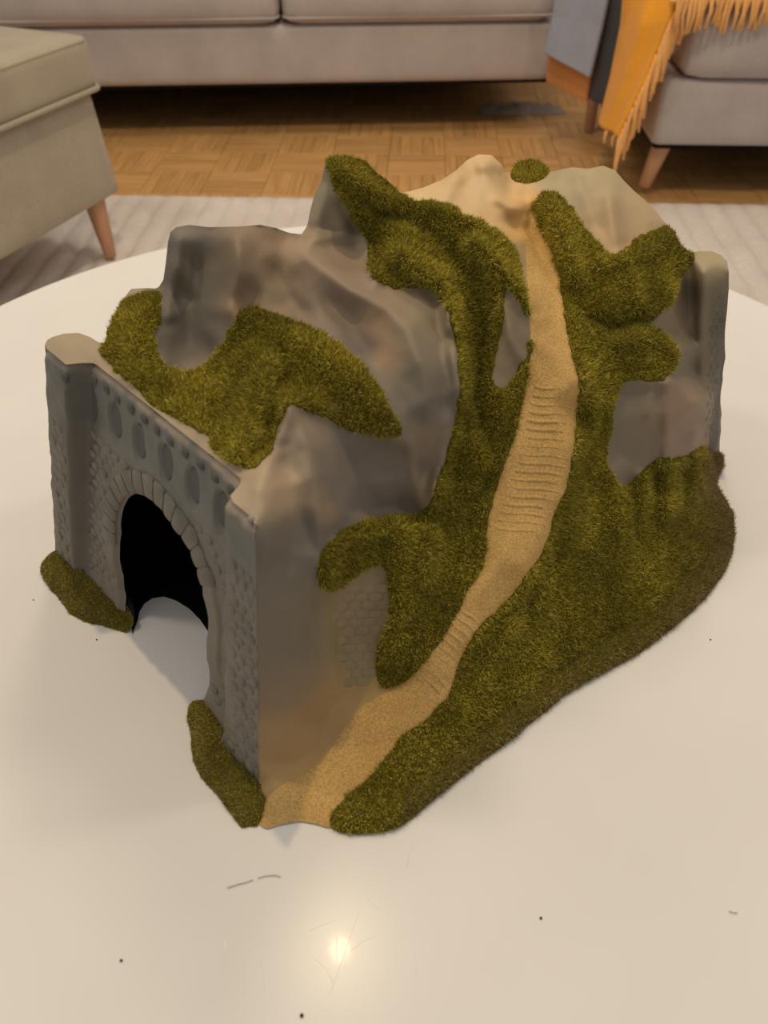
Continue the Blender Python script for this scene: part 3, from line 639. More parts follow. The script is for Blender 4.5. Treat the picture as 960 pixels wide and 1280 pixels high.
M_ledge = [(197, 362), (205, 372), (203, 395), (192, 425), (198, 450), (215, 462), (238, 466), (262, 455), (280, 425), (298, 390), (312, 382), (330, 388), (360, 400), (395, 410), (430, 435), (455, 460), (480, 495), (495, 525), (505, 546), (480, 546), (440, 540), (410, 525), (385, 515), (362, 503), (350, 530), (340, 560), (325, 585), (312, 590), (292, 580), (280, 572), (265, 560), (262, 545), (232, 530), (215, 520), (190, 505), (165, 480), (140, 460), (124, 440), (128, 405), (145, 386), (170, 370)]
M_mid = [(407, 190), (420, 190), (460, 196), (485, 220), (500, 244), (520, 252), (545, 250), (570, 262), (600, 275), (625, 290), (645, 310), (652, 340), (656, 372), (664, 392), (668, 425), (662, 465), (652, 510), (640, 560), (622, 600), (612, 640), (607, 690), (605, 715), (585, 735), (572, 770), (545, 810), (515, 850), (490, 862), (472, 860), (470, 820), (480, 795), (488, 760), (485, 730), (480, 703), (455, 712), (430, 730), (405, 742), (397, 720), (400, 690), (425, 665), (440, 655), (475, 645), (535, 642), (545, 600), (560, 560), (572, 520), (576, 480), (567, 420), (558, 390), (548, 362), (520, 360), (495, 362), (470, 355), (458, 330), (460, 310), (462, 300), (445, 280), (430, 250), (415, 225)]
R_mid = [(630, 352), (645, 370), (662, 396), (663, 420), (655, 450), (640, 480), (618, 488), (613, 465), (625, 430), (630, 390)]
M_right = [(664, 262), (668, 250), (680, 240), (700, 242), (715, 260), (730, 285), (745, 302), (760, 318), (775, 318), (800, 295), (825, 283), (850, 280), (862, 308), (871, 324), (862, 335), (850, 342), (848, 365), (838, 380), (815, 400), (805, 405), (825, 412), (845, 430), (849, 445), (838, 470), (820, 479), (790, 475), (772, 478), (768, 510), (757, 570), (762, 590), (780, 612), (800, 590), (822, 570), (838, 574), (855, 572), (870, 560), (880, 560), (912, 560), (905, 595), (915, 625), (927, 655), (927, 680), (905, 735), (842, 795), (735, 865), (605, 965), (545, 1015), (490, 1052), (440, 1052), (415, 1040), (410, 1020), (430, 1000), (470, 960), (500, 920), (540, 890), (560, 870), (570, 830), (590, 790), (640, 740), (665, 705), (685, 670), (690, 640), (705, 615), (715, 570), (720, 500), (722, 480), (712, 440), (703, 400), (700, 350), (690, 310), (672, 280)]
M_tuft = [(637, 224), (640, 210), (650, 195), (665, 192), (682, 198), (688, 216), (676, 226), (656, 230)]
S_path = [(655, 258), (668, 258), (674, 285), (692, 312), (702, 350), (706, 400), (716, 440), (726, 480), (724, 510), (719, 570), (708, 620), (694, 642), (689, 670), (668, 708), (644, 744), (593, 794), (573, 834), (562, 872), (542, 894), (503, 924), (473, 964), (433, 1004), (412, 1022), (412, 1045), (375, 1036), (350, 1040), (326, 1045), (322, 1010), (345, 985), (380, 968), (408, 950), (425, 915), (455, 880), (500, 858), (543, 812), (570, 770), (583, 735), (603, 713), (605, 690), (610, 640), (638, 562), (650, 508), (660, 463), (664, 428), (662, 395), (659, 350), (658, 300), (652, 275)]

# rock colours painted on the moulding (pixel, pixel, radius, rgb): airbrushed greys with beige and brown dusting
paints = [(260, 350, 60, (104, 97, 90)), (235, 430, 45, (92, 86, 82)), (320, 320, 40, (126, 106, 88)), (345, 375, 40, (118, 101, 84)), (300, 382, 18, (150, 120, 92)), (250, 462, 16, (134, 116, 100)), (360, 300, 26, (140, 118, 100)), (415, 318, 35, (132, 112, 98)), (420, 280, 40, (142, 131, 116)), (410, 240, 30, (134, 126, 112)),
 (400, 370, 35, (116, 102, 92)), (445, 400, 30, (122, 106, 96)), (440, 430, 22, (96, 90, 86)), (468, 402, 16, (142, 116, 92)), (484, 440, 14, (134, 111, 90)), (530, 390, 35, (132, 118, 102)), (540, 450, 35, (116, 106, 96)), (540, 490, 24, (98, 92, 88)), (535, 570, 22, (124, 112, 100)), (525, 610, 14, (144, 126, 104)), (500, 600, 30, (106, 98, 92)),
 (370, 545, 30, (126, 112, 102)), (340, 610, 30, (156, 138, 120)), (315, 625, 20, (152, 138, 122)), (290, 590, 20, (146, 130, 112)), (150, 475, 26, (146, 130, 112)), (95, 425, 28, (146, 132, 116)), (200, 515, 24, (142, 128, 112)), (392, 620, 14, (130, 115, 100)), (408, 640, 9, (136, 118, 100)), (440, 590, 40, (108, 100, 96)), (360, 690, 35, (102, 97, 92)), (350, 790, 50, (108, 101, 94)), (370, 860, 35, (118, 104, 90)),
 (400, 910, 40, (146, 120, 86)), (360, 940, 34, (140, 118, 92)), (430, 880, 34, (156, 128, 86)), (350, 980, 24, (168, 138, 92)), (380, 960, 30, (170, 136, 86)), (445, 760, 40, (128, 114, 90)), (450, 820, 40, (130, 112, 84)), (470, 850, 26, (146, 122, 82)), (340, 985, 16, (150, 124, 92)),
 (600, 215, 34, (188, 160, 122)), (560, 240, 34, (184, 157, 122)), (630, 250, 30, (188, 157, 118)), (520, 246, 22, (196, 168, 126)), (600, 235, 12, (168, 158, 136)), (640, 268, 12, (170, 140, 108)), (655, 270, 20, (206, 160, 90)), (655, 330, 20, (158, 138, 104)), (700, 222, 26, (152, 138, 113)), (750, 225, 34, (152, 138, 113)), (745, 265, 26, (158, 136, 108)), (790, 270, 32, (162, 140, 113)), (770, 305, 22, (166, 140, 108)), (730, 250, 12, (142, 134, 116)),
 (640, 420, 50, (118, 106, 90)), (645, 460, 14, (132, 116, 98)), (795, 520, 40, (116, 106, 94)), (780, 585, 30, (118, 107, 94)), (822, 520, 9, (136, 120, 104)), (850, 520, 30, (136, 112, 98)), (868, 500, 20, (132, 112, 96)), (862, 400, 26, (106, 96, 82)), (872, 460, 20, (104, 96, 84)), (885, 325, 18, (152, 138, 116)), (895, 400, 30, (116, 107, 94)), (890, 500, 30, (122, 114, 102)), (835, 390, 20, (132, 116, 96)), (175, 368, 18, (142, 128, 114))]
def paint(px):
    num = np.zeros((len(px), 3)); den = np.zeros(len(px))
    for x, y, r, c in paints:
        w = np.exp(-.5*(((px[:, 0]-x)**2+(px[:, 1]-y)**2)/(r*.72)**2))+1e-9*1e3/((px[:, 0]-x)**2+(px[:, 1]-y)**2+50)
        num += w[:, None]*np.array(lin(*c)); den += w
    return num/den[:, None]*np.array((1.34, 1.31, 1.14))

# relief of the bare rock, thinned away where sand or flock lies over it
disp = (fbm(rock.V, 38, 3)*.0003+fbm(rock.V, 160, 2, 5.)*.00012)
disp *= np.clip(sdist(rock.px, OUT[:, :2])[0]/10, 0, 1)
RV = rock.V+rock.N*disp[:, None]; RV[:, 2] = np.maximum(RV[:, 2], .0004)
me = npmesh('rock_shell', RV, rock.F)
color_attr(me, paint(rock.px))
rock_o = link('rock_shell', me, M['rock'], tunnel)

# back of the moulding, behind the crest: from the crest line down to the table
chain = resample(OUT[:86], 6.0)
i_end = np.argmin(np.hypot(chain[:, 0]-886, chain[:, 1]-560)); chain = chain[:i_end+1]
Q = PZ(chain[:, 0], chain[:, 1], chain[:, 2])
bp = [(-.034, .004), (-.075, .05), (-.10, .13), (-.10, .25), (-.09, .36), (-.05, .425), (.03, .432), (.12, .432), (.19, .432), (.2, .418)]
bp3 = np.array([T3(a, b, 0.) for a, b in bp])
sl, wl = TSW(Q); key = np.linspace(0, 1, len(Q))
# share the base line out by where the crest stands along the bore
tq = np.cumsum(np.r_[0, np.linalg.norm(np.diff(Q[:, :2], axis=0), axis=1)]); tq /= tq[-1]
tb_ = np.cumsum(np.r_[0, np.linalg.norm(np.diff(bp3[:, :2], axis=0), axis=1)]); tb_ /= tb_[-1]
B0 = np.stack([np.interp(tq, tb_, bp3[:, k]) for k in range(3)], -1)
rows = []
for t in np.linspace(0, 1, 14):
    R_ = Q*(1-t)+B0*t; R_[:, 2] = Q[:, 2]*(1-t)**1.25; rows.append(R_)
BV = np.concatenate(rows); nq = len(Q)
bn = (fbm(BV, 30, 3, 9.)-.8)*.004*np.tile(np.clip(np.arange(nq)/30, 0, 1), 14)
tt = np.repeat(np.linspace(0, 1, 14), nq); BV[:, 2] = np.maximum(0.0004, BV[:, 2]-.0012*(tt > 0)*(tt < .3)); BV[:, :2] += (bn*np.minimum(1, tt*3)*(tt < .99))[:, None]*(-TD)
BF = np.array([(j*nq+i, (j+1)*nq+i, (j+1)*nq+i+1, j*nq+i+1) for j in range(13) for i in range(nq-1)])[:, ::-1]
me = npmesh('back_shell', BV, BF); color_attr(me, np.tile(np.array(lin(122, 112, 100)), (len(BV), 1)))
link('back_shell', me, M['rock'], tunnel)

# ------------------------------------------------------------------ sand path and moss, laid over the shell
def overlay(name, regions, minus, m, thick, edge_px, lump, jag, seed):
    px = rock.px
    sd = np.max([sdist(px, chaikin(r, 2))[0] for r in regions], 0)
    for r in minus: sd = np.minimum(sd, -sdist(px, chaikin(r, 2))[0])
    sd = sd+fbm(rock.V, 120, 3, seed)*jag
    keep = (sd[rock.F] > -4).any(1); F = rock.F[keep]
    u = np.unique(F); mp = np.full(len(px), -1); mp[u] = np.arange(len(u)); F = mp[F]; s = sd[u]
    h = np.clip(s/edge_px, -1.2, 1); h = np.where(h > 0, np.sqrt(np.maximum(h, 0)), h)*thick
    h += np.clip(s/12, 0, 1)*lump*(fbm(rock.V[u], 55, 3, seed+3)*.9+.1)
    V = RV[u]+rock.N[u]*h[:, None]; V[:, 2] = np.maximum(V[:, 2], .0003)
    me = npmesh(name, V, F); return link(name, me, m, tunnel), V, F, s, px[u]
sand_o, *_ = overlay('sand_path', [S_path], [], M['sand'], .0007, 5, .0004, 2.0, 1.)
tones = [lin(186, 172, 66), lin(162, 150, 50), lin(130, 120, 36), lin(218, 200, 96), lin(168, 132, 64), lin(98, 90, 28)]
def flock(parent, V, F, s, n, seed, length=.0030, wid=.00052, grey=None):
    rg = np.random.default_rng(seed)
    a, b, c, d = (V[F[:, i]] for i in range(4)); fn = np.cross(c-a, d-b); ar = np.linalg.norm(fn, axis=1)*.5; fn /= np.linalg.norm(fn, axis=1)[:, None]+1e-12
    ok = s[F].mean(1) > 1.0; ar = ar*ok
    fi = rg.choice(len(F), n, p=ar/ar.sum()); u, v = rg.random(n)[:, None], rg.random(n)[:, None]
    p = (a[fi]*(1-u)+b[fi]*u)*(1-v)+(d[fi]*(1-u)+c[fi]*u)*v; nn = fn[fi]
    dr = nn+rg.normal(0, .62, (n, 3))+np.array([0, -.10, .12]); dr /= np.linalg.norm(dr, axis=1)[:, None]
    L = length*rg.uniform(.55, 1.25, n)[:, None]
    sd = np.cross(dr, rg.normal(0, 1, (n, 3))); sd /= np.linalg.norm(sd, axis=1)[:, None]+1e-9
    p0 = p-nn*.0003; tip = p0+dr*L+np.array([0, 0, -.00025])
    W2 = sd*wid*.5
    V2 = np.stack([p0-W2, p0+W2, tip], 1).reshape(-1, 3); V2[:, 2] = np.maximum(V2[:, 2], .0004)
    F2 = np.arange(3*n).reshape(-1, 3)
    me = npmesh('grass_fibres', V2, F2)
    big = np.clip(fbm(V, 26, 3, seed)*.9+.5, 0, 1); pf = big[F].mean(1)[fi]
    tn = np.array(tones); k = rg.choice(6, n, p=[.30, .28, .14, .12, .08, .08])
    colr = tn[k]*(0.74+.52*pf)[:, None]*rg.uniform(.8, 1.2, n)[:, None]
    if grey is not None: g = grey[F].mean(1)[fi][:, None]; colr = colr*(1-g)+np.array(lin(150, 130, 92))*g*rg.uniform(.75, 1.25, n)[:, None]
    color_attr(me, np.repeat(colr, 3, 0))
    o = link('grass_fibres', me, M['flock'], parent, smooth=False); return tag(o, kind='stuff')
for nm, reg, minus, n, sdv in (('ledge', [M_ledge], [], 50000, 11), ('mid', [M_mid], [R_mid], 75000, 12), ('right', [M_right], [], 140000, 13), ('tuft', [M_tuft], [], 3500, 14)):
    o, V, F, s, q = overlay('moss_patch', reg, minus, M['mossbase'], .0011, 5, .0016 if nm != 'tuft' else .0006, 4.0 if nm != 'tuft' else 0, float(sdv))
    # the moulded lip along the table is flocked in a duller, brownish grey-green
    dl = sdist(q, OUT[:, :2])[0]; lip = np.where((V[:, 2] < .03) & (q[:, 0] > 500), np.clip(1-dl/45, 0, 1), 0)*.75+np.clip((q[:, 0]-820)/80, 0, 1)*(q[:, 1] > 560)*.35  # second term: haze over the right base, painted into the flock
    flock(o, V, F, s, n, sdv, grey=np.clip(lip, 0, .9))

# steps moulded into the path, each its own tread
def step_bar(pl, pr, h=.0006, dpt=.0032):
    K = 7; V, Fc = [], []
    for i in range(K):
        t = i/(K-1); x = pl[0]+(pr[0]-pl[0])*t; y = pl[1]+(pr[1]-pl[1])*t+1.2*math.sin(t*7)
        p, nn = rock.frame(x, y, 8.0); p = p+nn*.0006
        fw = np.array([0, -1., 0]); fw -= nn*(fw@nn); fw /= np.linalg.norm(fw); up = np.array([0, 0, 1.])
        hh = h*(.35+.65*math.sin(math.pi*min(1, max(0, .12+t*.76))))
        V += [p-fw*dpt*.75-nn*.0006, p+nn*hh*.75-fw*dpt*.1, p+nn*hh+fw*dpt*.25, p+fw*dpt*.5-nn*.0006]
    for i in range(K-1):
        for k in range(3): a = i*4+k; Fc.append((a, a+1, a+5, a+4))
    me = npmesh('step', np.array(V), np.array(Fc)); link('step', me, M['sand'], tunnel)
def along(pl, y):
    ys = [p[1] for p in pl]; return float(np.interp(y, ys, [p[0] for p in pl]))
Ledge = [(660, 470), (650, 510), (640, 560), (622, 605), (611, 650), (606, 690)]; Redge = [(722, 475), (722, 510), (716, 570), (705, 615), (690, 642), (686, 690)]
for k in range(18):
    y = 484+k*10.4; l = along(Ledge, y)+12; r = along(Redge, y+5)-8; step_bar((l, y-1), (r, y+5))
for k in range(10):
    t = k/9; a = np.array((576, 760.))*(1-t)+np.array((527, 842.))*t; b = np.array((598, 778.))*(1-t)+np.array((550, 866.))*t
    step_bar(a, b, .0006, .0026)

# ------------------------------------------------------------------ front portal wall with its arch
HC, HZ, HR = .0800, .0600, .0452                                   # arch centre, springing height, radius
def hole_r(an):                                                     # outline of the opening round (HC, HZ)
    return HR*(1+.02*np.cos(2*an))
def hole_outline(n=90):
    pts_ = []
    for i in range(n+1):
        an = math.pi*i/n; pts_.append((HC+.0450*math.cos(an), HZ+.0450*math.sin(an)))
    L = [(HC-.0455, .045), (HC-.0455, .030), (HC-.0445, .020), (HC-.041, .010), (HC-.036, .003), (HC-.034, 0)]
    R = [(HC+.0455, .045), (HC+.0460, .030), (HC+.0460, .020), (HC+.0455, .010), (HC+.044, .003), (HC+.043, 0)]
    return R[::-1]+pts_+L
HOLE = np.array(hole_outline())
def portal():
    nu, nz = 210, 130
    U, Zg = np.meshgrid(np.linspace(0, 1, nu), np.linspace(0, .155, nz))
    sl, sr = pier_edge(Zg); S = sl+(sr-sl)*U
    hp = np.vstack([HOLE, [HOLE[-1][0], -.02], [HOLE[0][0], -.02]])
    P2 = np.stack([S.ravel(), Zg.ravel()], -1); sd, ei, et = sdist(P2*1000, hp*1000); sd /= 1000
    inn = (sd > 0).reshape(S.shape)
    c = ~(inn[:-1, :-1] & inn[1:, :-1] & inn[:-1, 1:] & inn[1:, 1:])
    # nodes inside the opening that a kept cell still uses slide on to its outline
    A = hp; B = np.roll(hp, -1, 0); near = A[ei]+(B[ei]-A[ei])*et[:, None]
    S1, Z1 = P2[:, 0].copy(), P2[:, 1].copy(); mv = sd > 0; S1[mv] = near[mv, 0]; Z1[mv] = np.maximum(near[mv, 1], 0)
    w = portal_w(S1, Z1); dist = np.maximum(-sd, 0)
    # proud ring of the arch, rolled in at the opening
    ring = (1-sstep(.012, .0135, dist))*(Z1 > .028)*sstep(.028, .04, Z1)
    w = w-.0014*ring+.0035*(1-sstep(0, .004, dist))**2
    w = w-.0035*sstep(.020, .004, Z1)*(portal_w(S1, Z1) > pier_w(Z1)+.001)
    for cs in NICH:                                                   # blind arches sunk into the top band
        dx = (S1-cs)/.0062; dz = np.where(Z1 < .134, (Z1-.134)/.014, (Z1-.134)/.009); r = np.sqrt(dx**2+dz**2); w = w+.0022*(1-sstep(.8, 1.12, r))
    roll = sstep(.150, .155, Z1); w = w+.0030*roll**2; Zo = Z1-.0004*roll
    w = w+fbm(np.stack([S1, w, Z1], -1), 70, 3, 2.)*.0010
    V = T3(S1, w, Zo); V[:, 2] = np.maximum(V[:, 2], .0003)
    # turn the left edge round the corner towards the back
    jj, ii = np.where(c); F = np.stack([jj*nu+ii, jj*nu+ii+1, (jj+1)*nu+ii+1, (jj+1)*nu+ii], -1)
    base = np.arange(nz)*nu; ex = []
    V = list(V); F = list(F)
    prev = base
    for k, (dw, ds) in enumerate(((.0015, -.0012), (.005, -.0022), (.011, -.0022), (.017, .0))):
        zz = np.linspace(0, .155, nz); sl_ = pier_edge(zz)[0]; cur = len(V)+np.arange(nz)
        V += list(T3(sl_+ds, S1.reshape(nz, nu)[:, 0]*0+pier_w(zz)+dw, np.maximum(zz-.002*min(1, k*.4), .0003)))
        for j in range(nz-1): F.append(np.array([cur[j], prev[j], prev[j+1], cur[j+1]]))
        prev = cur
    V = np.array(V); F = np.array(F)
    me = npmesh('portal_wall', V, F)
    g = np.array(lin(126, 121, 108)); cols = np.tile(g, (len(V), 1))
    s_, w_ = TSW(V); z_ = V[:, 2]+fbm(V, 110, 3, 4.)*.0035*sstep(.09, .12, V[:, 2])
    blot = fbm(V, 60, 3, 7.)[:, None]; cols = cols*(1+.10*blot)
    lo = np.array(lin(130, 119, 103)); k = sstep(.12, .03, z_)[:, None]; cols = cols*(1-k*.6)+lo*k*.6
    bl = np.array(lin(116, 118, 112)); k = (sstep(.105, .128, z_)*sstep(.153, .148, z_))[:, None]; cols = cols*(1-k*.7)+bl*k*.7
    top = np.array(lin(160, 145, 128)); k = (sstep(.149, .153, z_))[:, None]; cols = cols*(1-k)+top*k
    il = pier_edge(z_)[0]+.022; k = (np.exp(-.5*((s_-il-.006)/.008)**2)*sstep(.0, .05, z_))[:, None]; cols = cols*(1-k*.7)+np.array(lin(92, 88, 79))*k*.7  # shade on the left pier's inner side, painted into the wall colour
    color_attr(me, cols); return link('portal_wall', me, M['rock'], tunnel)
NICH = [.012, .0375, .0615, .0855, .1095, .1335]
portal()

def surf_frame(s, z, lift=0.0):
    e = .001
    w = float(portal_w(np.float64(s), np.float64(z))); p = T3(s, w+fbm([(s, w, z)], 70, 3, 2.)[0]*.0010, z)
    ds = T3(s+e, portal_w(s+e, z), z)-T3(s-e, portal_w(s-e, z), z); dz = T3(s, portal_w(s, z+e), z+e)-T3(s, portal_w(s, z-e), z-e)
    ds /= np.linalg.norm(ds); n = np.cross(ds, dz); n /= np.linalg.norm(n); up = np.cross(n, ds)
    Mx = Matrix(((ds[0], up[0], n[0], p[0]+n[0]*lift), (ds[1], up[1], n[1], p[1]+n[1]*lift), (ds[2], up[2], n[2], p[2]+n[2]*lift), (0, 0, 0, 1)))
    return Mx
def dome_mesh(name, w, h, t, m):
    """low rounded stone in the local xy plane"""
    V, Fc = [], []; prof = [(1.0, -.5), (.93, .35), (.62, .9)]
    K = 10
    for r, zz in prof:
        for k in range(K):
            a = 2*math.pi*k/K; q = 3.2; c, s_ = math.cos(a), math.sin(a); rr = (abs(c)**q+abs(s_)**q)**(-1/q)
            V.append((c*rr*r*w/2, s_*rr*r*h/2, zz*t))
    V.append((0, 0, t))
    for j in range(2):
        for k in range(K): Fc.append((j*K+k, j*K+(k+1) % K, (j+1)*K+(k+1) % K, (j+1)*K+k))
    for k in range(K): Fc.append((2*K+k, 2*K+(k+1) % K, 3*K))
    me = bpy.data.meshes.new(name); me.from_pydata(V, [], Fc); me.update(); me.materials.append(m)
    me.polygons.foreach_set('use_smooth', np.ones(len(me.polygons), bool)); return me
def put(name, me, Mx):
    o = bpy.data.objects.new(name, me); COL.objects.link(o); o.parent = tunnel; o.matrix_basis = Mx; return o
stone_me = dome_mesh('stone', .0080, .0052, .0008, M['stone'])
pstone_me = dome_mesh('pier_stone', .0088, .0056, .0007, M['stone'])
hp_ = np.vstack([HOLE, [HOLE[-1][0], -.02], [HOLE[0][0], -.02]])*1000
row = 0; z = .016
while z < .118:
    il = pier_edge(z)[0]+.032; ir = pier_edge(z)[1]-.031+.010*z/.155-.006
    s = il+(row % 2)*.0042
    while s < ir:
        d = -sdist(np.array([[s*1000, z*1000]]), hp_)[0][0]
        if d > (16.5 if z > .03 else 5):
            Mx = surf_frame(s, z) @ Matrix.Rotation(random.uniform(-.12, .12), 4, 'Z') @ Matrix.Diagonal((random.uniform(.8, 1.05), random.uniform(.8, 1.1), random.uniform(.6, 1.4), 1))
            put('stone', stone_me, Mx)
        s += .0086
    z += .0060; row += 1
# stones of the two front piers
for side in (0, 1):
    z = .010; row = 0
    while z < (.128 if side else .118):
        sl, sr = pier_edge(z)
        a, b = (sl+.003, sl+.019) if side == 0 else (sr-.030+.010*z/.155+.003, sr-.002)
        n = 2 if side == 0 else 3
        for k in range(n):
            s = a+(b-a)*(k+.5+(.18 if row % 2 else -.18))/n
            put('pier_stone', pstone_me, surf_frame(s, z) @ Matrix.Rotation(random.uniform(-.1, .1), 4, 'Z') @ Matrix.Diagonal(((b-a)/n/.0088*random.uniform(.8, .92), random.uniform(.85, 1.05), random.uniform(.6, 1.2), 1)))
        z += .0064; row += 1
# voussoirs
def vouss():
    NV = 15
    for i in range(NV):
        a0 = math.pi*(.16+.9*i/NV)+.006; a1 = math.pi*(.16+.9*(i+1)/NV)-.010
        V, Fc = [], []
        for a in np.linspace(a0, a1, 4):
            for r, lift in ((.0462, -.0008), (.0472, .0008), (.0525, .0011), (.0575, .0008), (.0588, -.0010)):
                s, zz = HC+r*math.cos(a), HZ+r*math.sin(a); k = 1 if a0+.01 < a < a1-.01 else .35
                V.append(T3(s, wall_w(zz)-.0014-lift*k+fbm([(s, wall_w(zz)-.0014, zz)], 70, 3, 2.)[0]*.0010, zz))
        for j in range(3):
            for q in range(4): b = j*5+q; Fc.append((b, b+1, b+6, b+5))
        link('arch_stone', npmesh('arch_stone', np.array(V), np.array(Fc)), M['stone'], tunnel)
vouss()
# painted floors of the blind arches and the dark corbels over them
for cs in NICH:
    V = []; K = 22
    for k in range(K):
        a = 2*math.pi*k/K; rz = .0112 if math.sin(a) < 0 else .0074; s, zz = cs+.0050*math.cos(a), .134+rz*math.sin(a); V.append(T3(s, wall_w(zz)+.0018-.0003+fbm([(s, wall_w(zz)+.0022, zz)], 70, 3, 2.)[0]*.0010, zz))
    V.append(T3(cs, wall_w(.134)+.0018-.0003+fbm([(cs, wall_w(.134)+.0022, .134)], 70, 3, 2.)[0]*.0010, .134))
    link('niche', mesh('niche', V, [(k, (k+1) % K, K) for k in range(K)]), M['niche'], tunnel)
corb_me = dome_mesh('corbel', .0062, .0062, .0013, M['niche'])
for k in range(12):
    s = .006+k*.0122; put('corbel', corb_me, surf_frame(s, .1475) @ Matrix.Diagonal((1, random.uniform(.8, 1.1), 1, 1)))

# masonry courses on the flank beside the buttress, and on the rear pier
brick_me = dome_mesh('brick', .0098, .0062, .0005, M['brick'])
def on_rock(name, me, x, y, sc, ref=(1, 0)):
    p, nn = rock.frame(x, y, 7.0)
    p = p+nn*(fbm([p], 38, 3)[0]*.0003+.0001)
    ex = rock(x+6*ref[0], y+6*ref[1])[0]-rock(x-6*ref[0], y-6*ref[1])[0]; ex -= nn*(ex@nn); ex /= np.linalg.norm(ex); ey = np.cross(nn, ex)
    put(name, me, Matrix(((ex[0], ey[0], nn[0], p[0]), (ex[1], ey[1], nn[1], p[1]), (ex[2], ey[2], nn[2], p[2]), (0, 0, 0, 1))) @ Matrix.Diagonal((*sc, 1)))
panel = chaikin([(416, 748), (440, 735), (478, 712), (483, 740), (478, 790), (466, 815), (468, 858), (430, 862), (424, 830), (416, 790)], 2)
r_ = 0
for y in np.arange(716, 864, 10.5):
    for x in np.arange(412+(r_ % 2)*8, 492, 16.5):
        yy = y-(x-440)*.06
        if sdist(np.array([[x, yy]]), panel)[0][0] > 3: on_rock('brick', brick_me, x, yy, (random.uniform(.8, .95), random.uniform(.8, 1.0), random.uniform(.5, 1.0)), (1, -.06))
    r_ += 1
r_ = 0
for y in np.arange(372, 552, 9.5):
    for k in range(2):
        x = float(np.interp(y, [370, 550], [895, 884]))+k*float(np.interp(y, [370, 550], [9, 4]))+(r_ % 2)*3-2
        on_rock('pier_stone', pstone_me, x, y, (.62, .75, random.uniform(.25, .5)), (1, .3))
    r_ += 1

# black inside of the bore: vault, and a flat black sheet on the table with a rounded front edge
VV, VF = [], []
prof_ = [tuple(p) for p in HOLE[::3]]
W0 = [.0, .002, .02, .12, .24, .36]
for q, w in enumerate(W0):
    for s, zz in prof_:
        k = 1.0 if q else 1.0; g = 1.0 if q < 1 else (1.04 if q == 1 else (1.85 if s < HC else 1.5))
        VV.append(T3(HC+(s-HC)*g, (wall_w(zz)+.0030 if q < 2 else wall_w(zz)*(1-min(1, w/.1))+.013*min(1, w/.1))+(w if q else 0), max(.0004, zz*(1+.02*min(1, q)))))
npf = len(prof_)
for j in range(len(W0)-1):
    for i in range(npf-1): VF.append((j*npf+i, j*npf+i+1, (j+1)*npf+i+1, (j+1)*npf+i))
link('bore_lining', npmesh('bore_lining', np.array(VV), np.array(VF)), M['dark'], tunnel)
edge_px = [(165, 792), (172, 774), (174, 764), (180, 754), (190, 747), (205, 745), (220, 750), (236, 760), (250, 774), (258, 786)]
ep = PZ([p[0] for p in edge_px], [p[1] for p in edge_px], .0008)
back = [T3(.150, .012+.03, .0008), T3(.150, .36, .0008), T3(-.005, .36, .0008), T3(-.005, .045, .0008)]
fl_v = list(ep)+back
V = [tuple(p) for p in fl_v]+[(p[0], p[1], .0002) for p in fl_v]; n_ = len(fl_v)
link('bore_sheet', mesh('bore_sheet', V, [tuple(range(n_))[::-1], tuple(range(n_, 2*n_))]+[(i, (i+1) % n_, n_+(i+1) % n_, n_+i) for i in range(n_)]), M['dark'], tunnel, smooth=False)

# flocked feet of the front piers
def foot(poly, inner, n, seed):
    P3 = [(a, b, z/1000) for a, b, z in poly]; pt = Patch(P3, np.array([(a, b, z/1000) for a, b, z in inner]), g=2.5, blur=1.2)
    V = pt.V+pt.N*(fbm(pt.V, 90, 3, seed)*.0009)[:, None]; V[:, 2] = np.maximum(V[:, 2], .0003)
    # closed underneath by a skirt to the table
    o = link('moss_patch', npmesh('moss_patch', V, pt.F), M['mossbase'], tunnel)
    flock(o, V, pt.F, np.full(len(V), 9.), n, int(seed), length=.0018, grey=np.full(len(V), .45))
foot([(235, 884, 6), (240, 876, 7), (252, 874, 8), (264, 878, 9), (274, 895, 8), (284, 928, 6), (306, 955, 5), (332, 982, 5), (336, 1003, 3), (331, 1020, 1), (322, 1034, 0), (302, 1035, 0), (288, 1018, 0), (270, 993, 0), (252, 974, 0), (241, 950, 0), (238, 918, 0), (234, 900, 1)],
     [(255, 890, 11), (255, 920, 11), (262, 950, 9), (285, 985, 8), (310, 1010, 7), (248, 940, 5), (270, 975, 6)], 9000, 21)
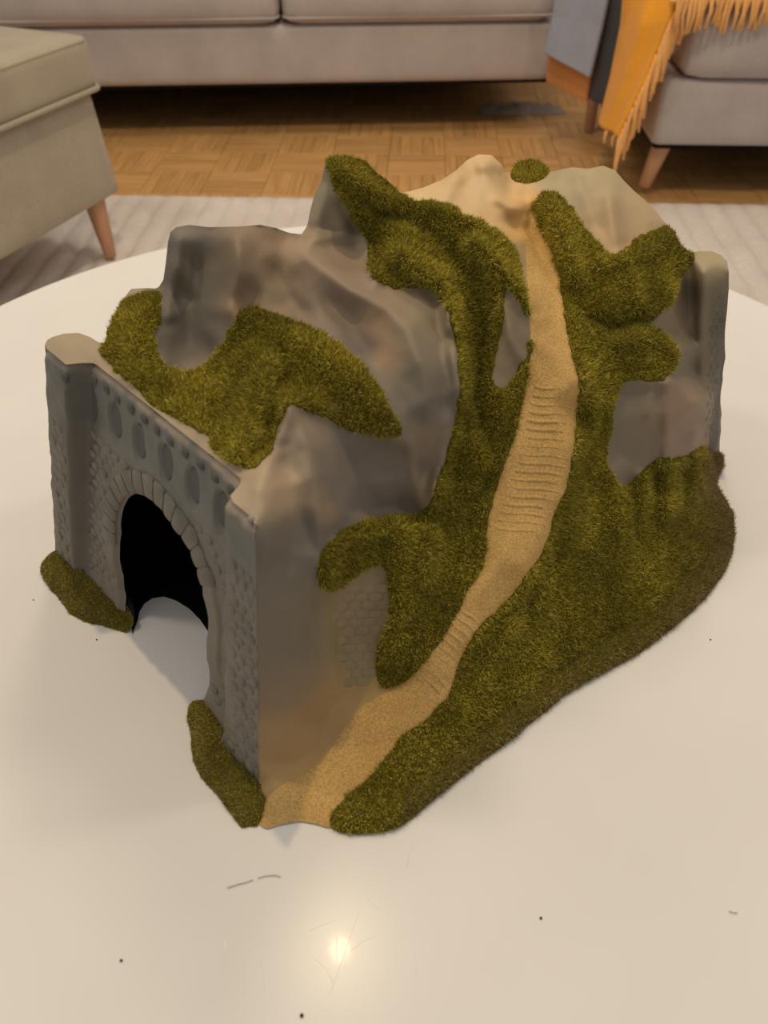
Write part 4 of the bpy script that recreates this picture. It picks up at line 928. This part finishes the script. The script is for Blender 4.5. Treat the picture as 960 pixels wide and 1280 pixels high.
foot([(52, 704, 6), (58, 695, 8), (68, 688, 12), (80, 686, 14), (96, 706, 12), (116, 728, 11), (138, 744, 10), (158, 758, 8), (168, 773, 6), (167, 782, 3), (158, 791, 0), (145, 789, 0), (125, 782, 0), (105, 778, 0), (88, 768, 0), (72, 748, 0), (55, 727, 0), (50, 714, 1)],
     [(68, 705, 11), (85, 730, 11), (110, 755, 10), (140, 768, 9), (65, 722, 7), (95, 755, 6), (130, 775, 5)], 8000, 22)
# two varnish drops
for x, y, r in ((310, 652, .0017), (319, 655, .0010)):
    bm = bmesh.new(); bmesh.ops.create_uvsphere(bm, u_segments=12, v_segments=8, radius=r); o = link('varnish_drop', from_bm('varnish_drop', bm), M['gloss'], tunnel)
    o.location = T3(pier_edge(.154)[1]-(.004 if x < 315 else .0005), pier_w(.154)+.0006, .1545)

# ------------------------------------------------------------------ dust and hairs lying on the table
def crumb(x, y, r, label):
    p = PZ(x, y, 0.); bm = bmesh.new(); bmesh.ops.create_icosphere(bm, subdivisions=1, radius=r)
    for v in bm.verts: v.co *= random.uniform(.7, 1.2); v.co.z *= .6
    lo = min(v.co.z for v in bm.verts)
    o = link('crumb', from_bm('crumb', bm), M['speck']); o.location = (p[0], p[1], .0001-lo); tag(o, label, 'crumb', 'crumbs of dirt on the table top')
crumb(121, 800, .0006, 'tiny dark crumb on the white table just below the left flocked pier foot')
crumb(42, 750, .0005, 'tiny dark crumb on the table farthest to the left')
crumb(377, 1270, .0009, 'dark crumb at the bottom edge of the picture on the table')
crumb(676, 1148, .0007, 'tiny dark crumb on the bare table front, right of the lamp reflection')
crumb(152, 1201, .0007, 'tiny dark crumb low on the left of the bare table front')
crumb(888, 590+210, .0005, 'tiny pale brown crumb on the table right of the flocked skirt')
def hair(q, label):
    p = [PZ(a, b, .0007) for a, b in q]; tag(tube('hair', p, .00013, M['speck'], None, 5), label, 'hair', 'hairs on the table top')
hair([(322, 1098), (332, 1095), (342, 1094), (351, 1096)], 'short dark hair lying on the table in front of the tunnel')
hair([(284, 1110), (296, 1106), (308, 1103), (316, 1100)], 'faint thin hair on the table left of the short dark one')
hair([(911, 1139), (917, 1141), (922, 1141)], 'small dark fibre on the far right of the bare table front')
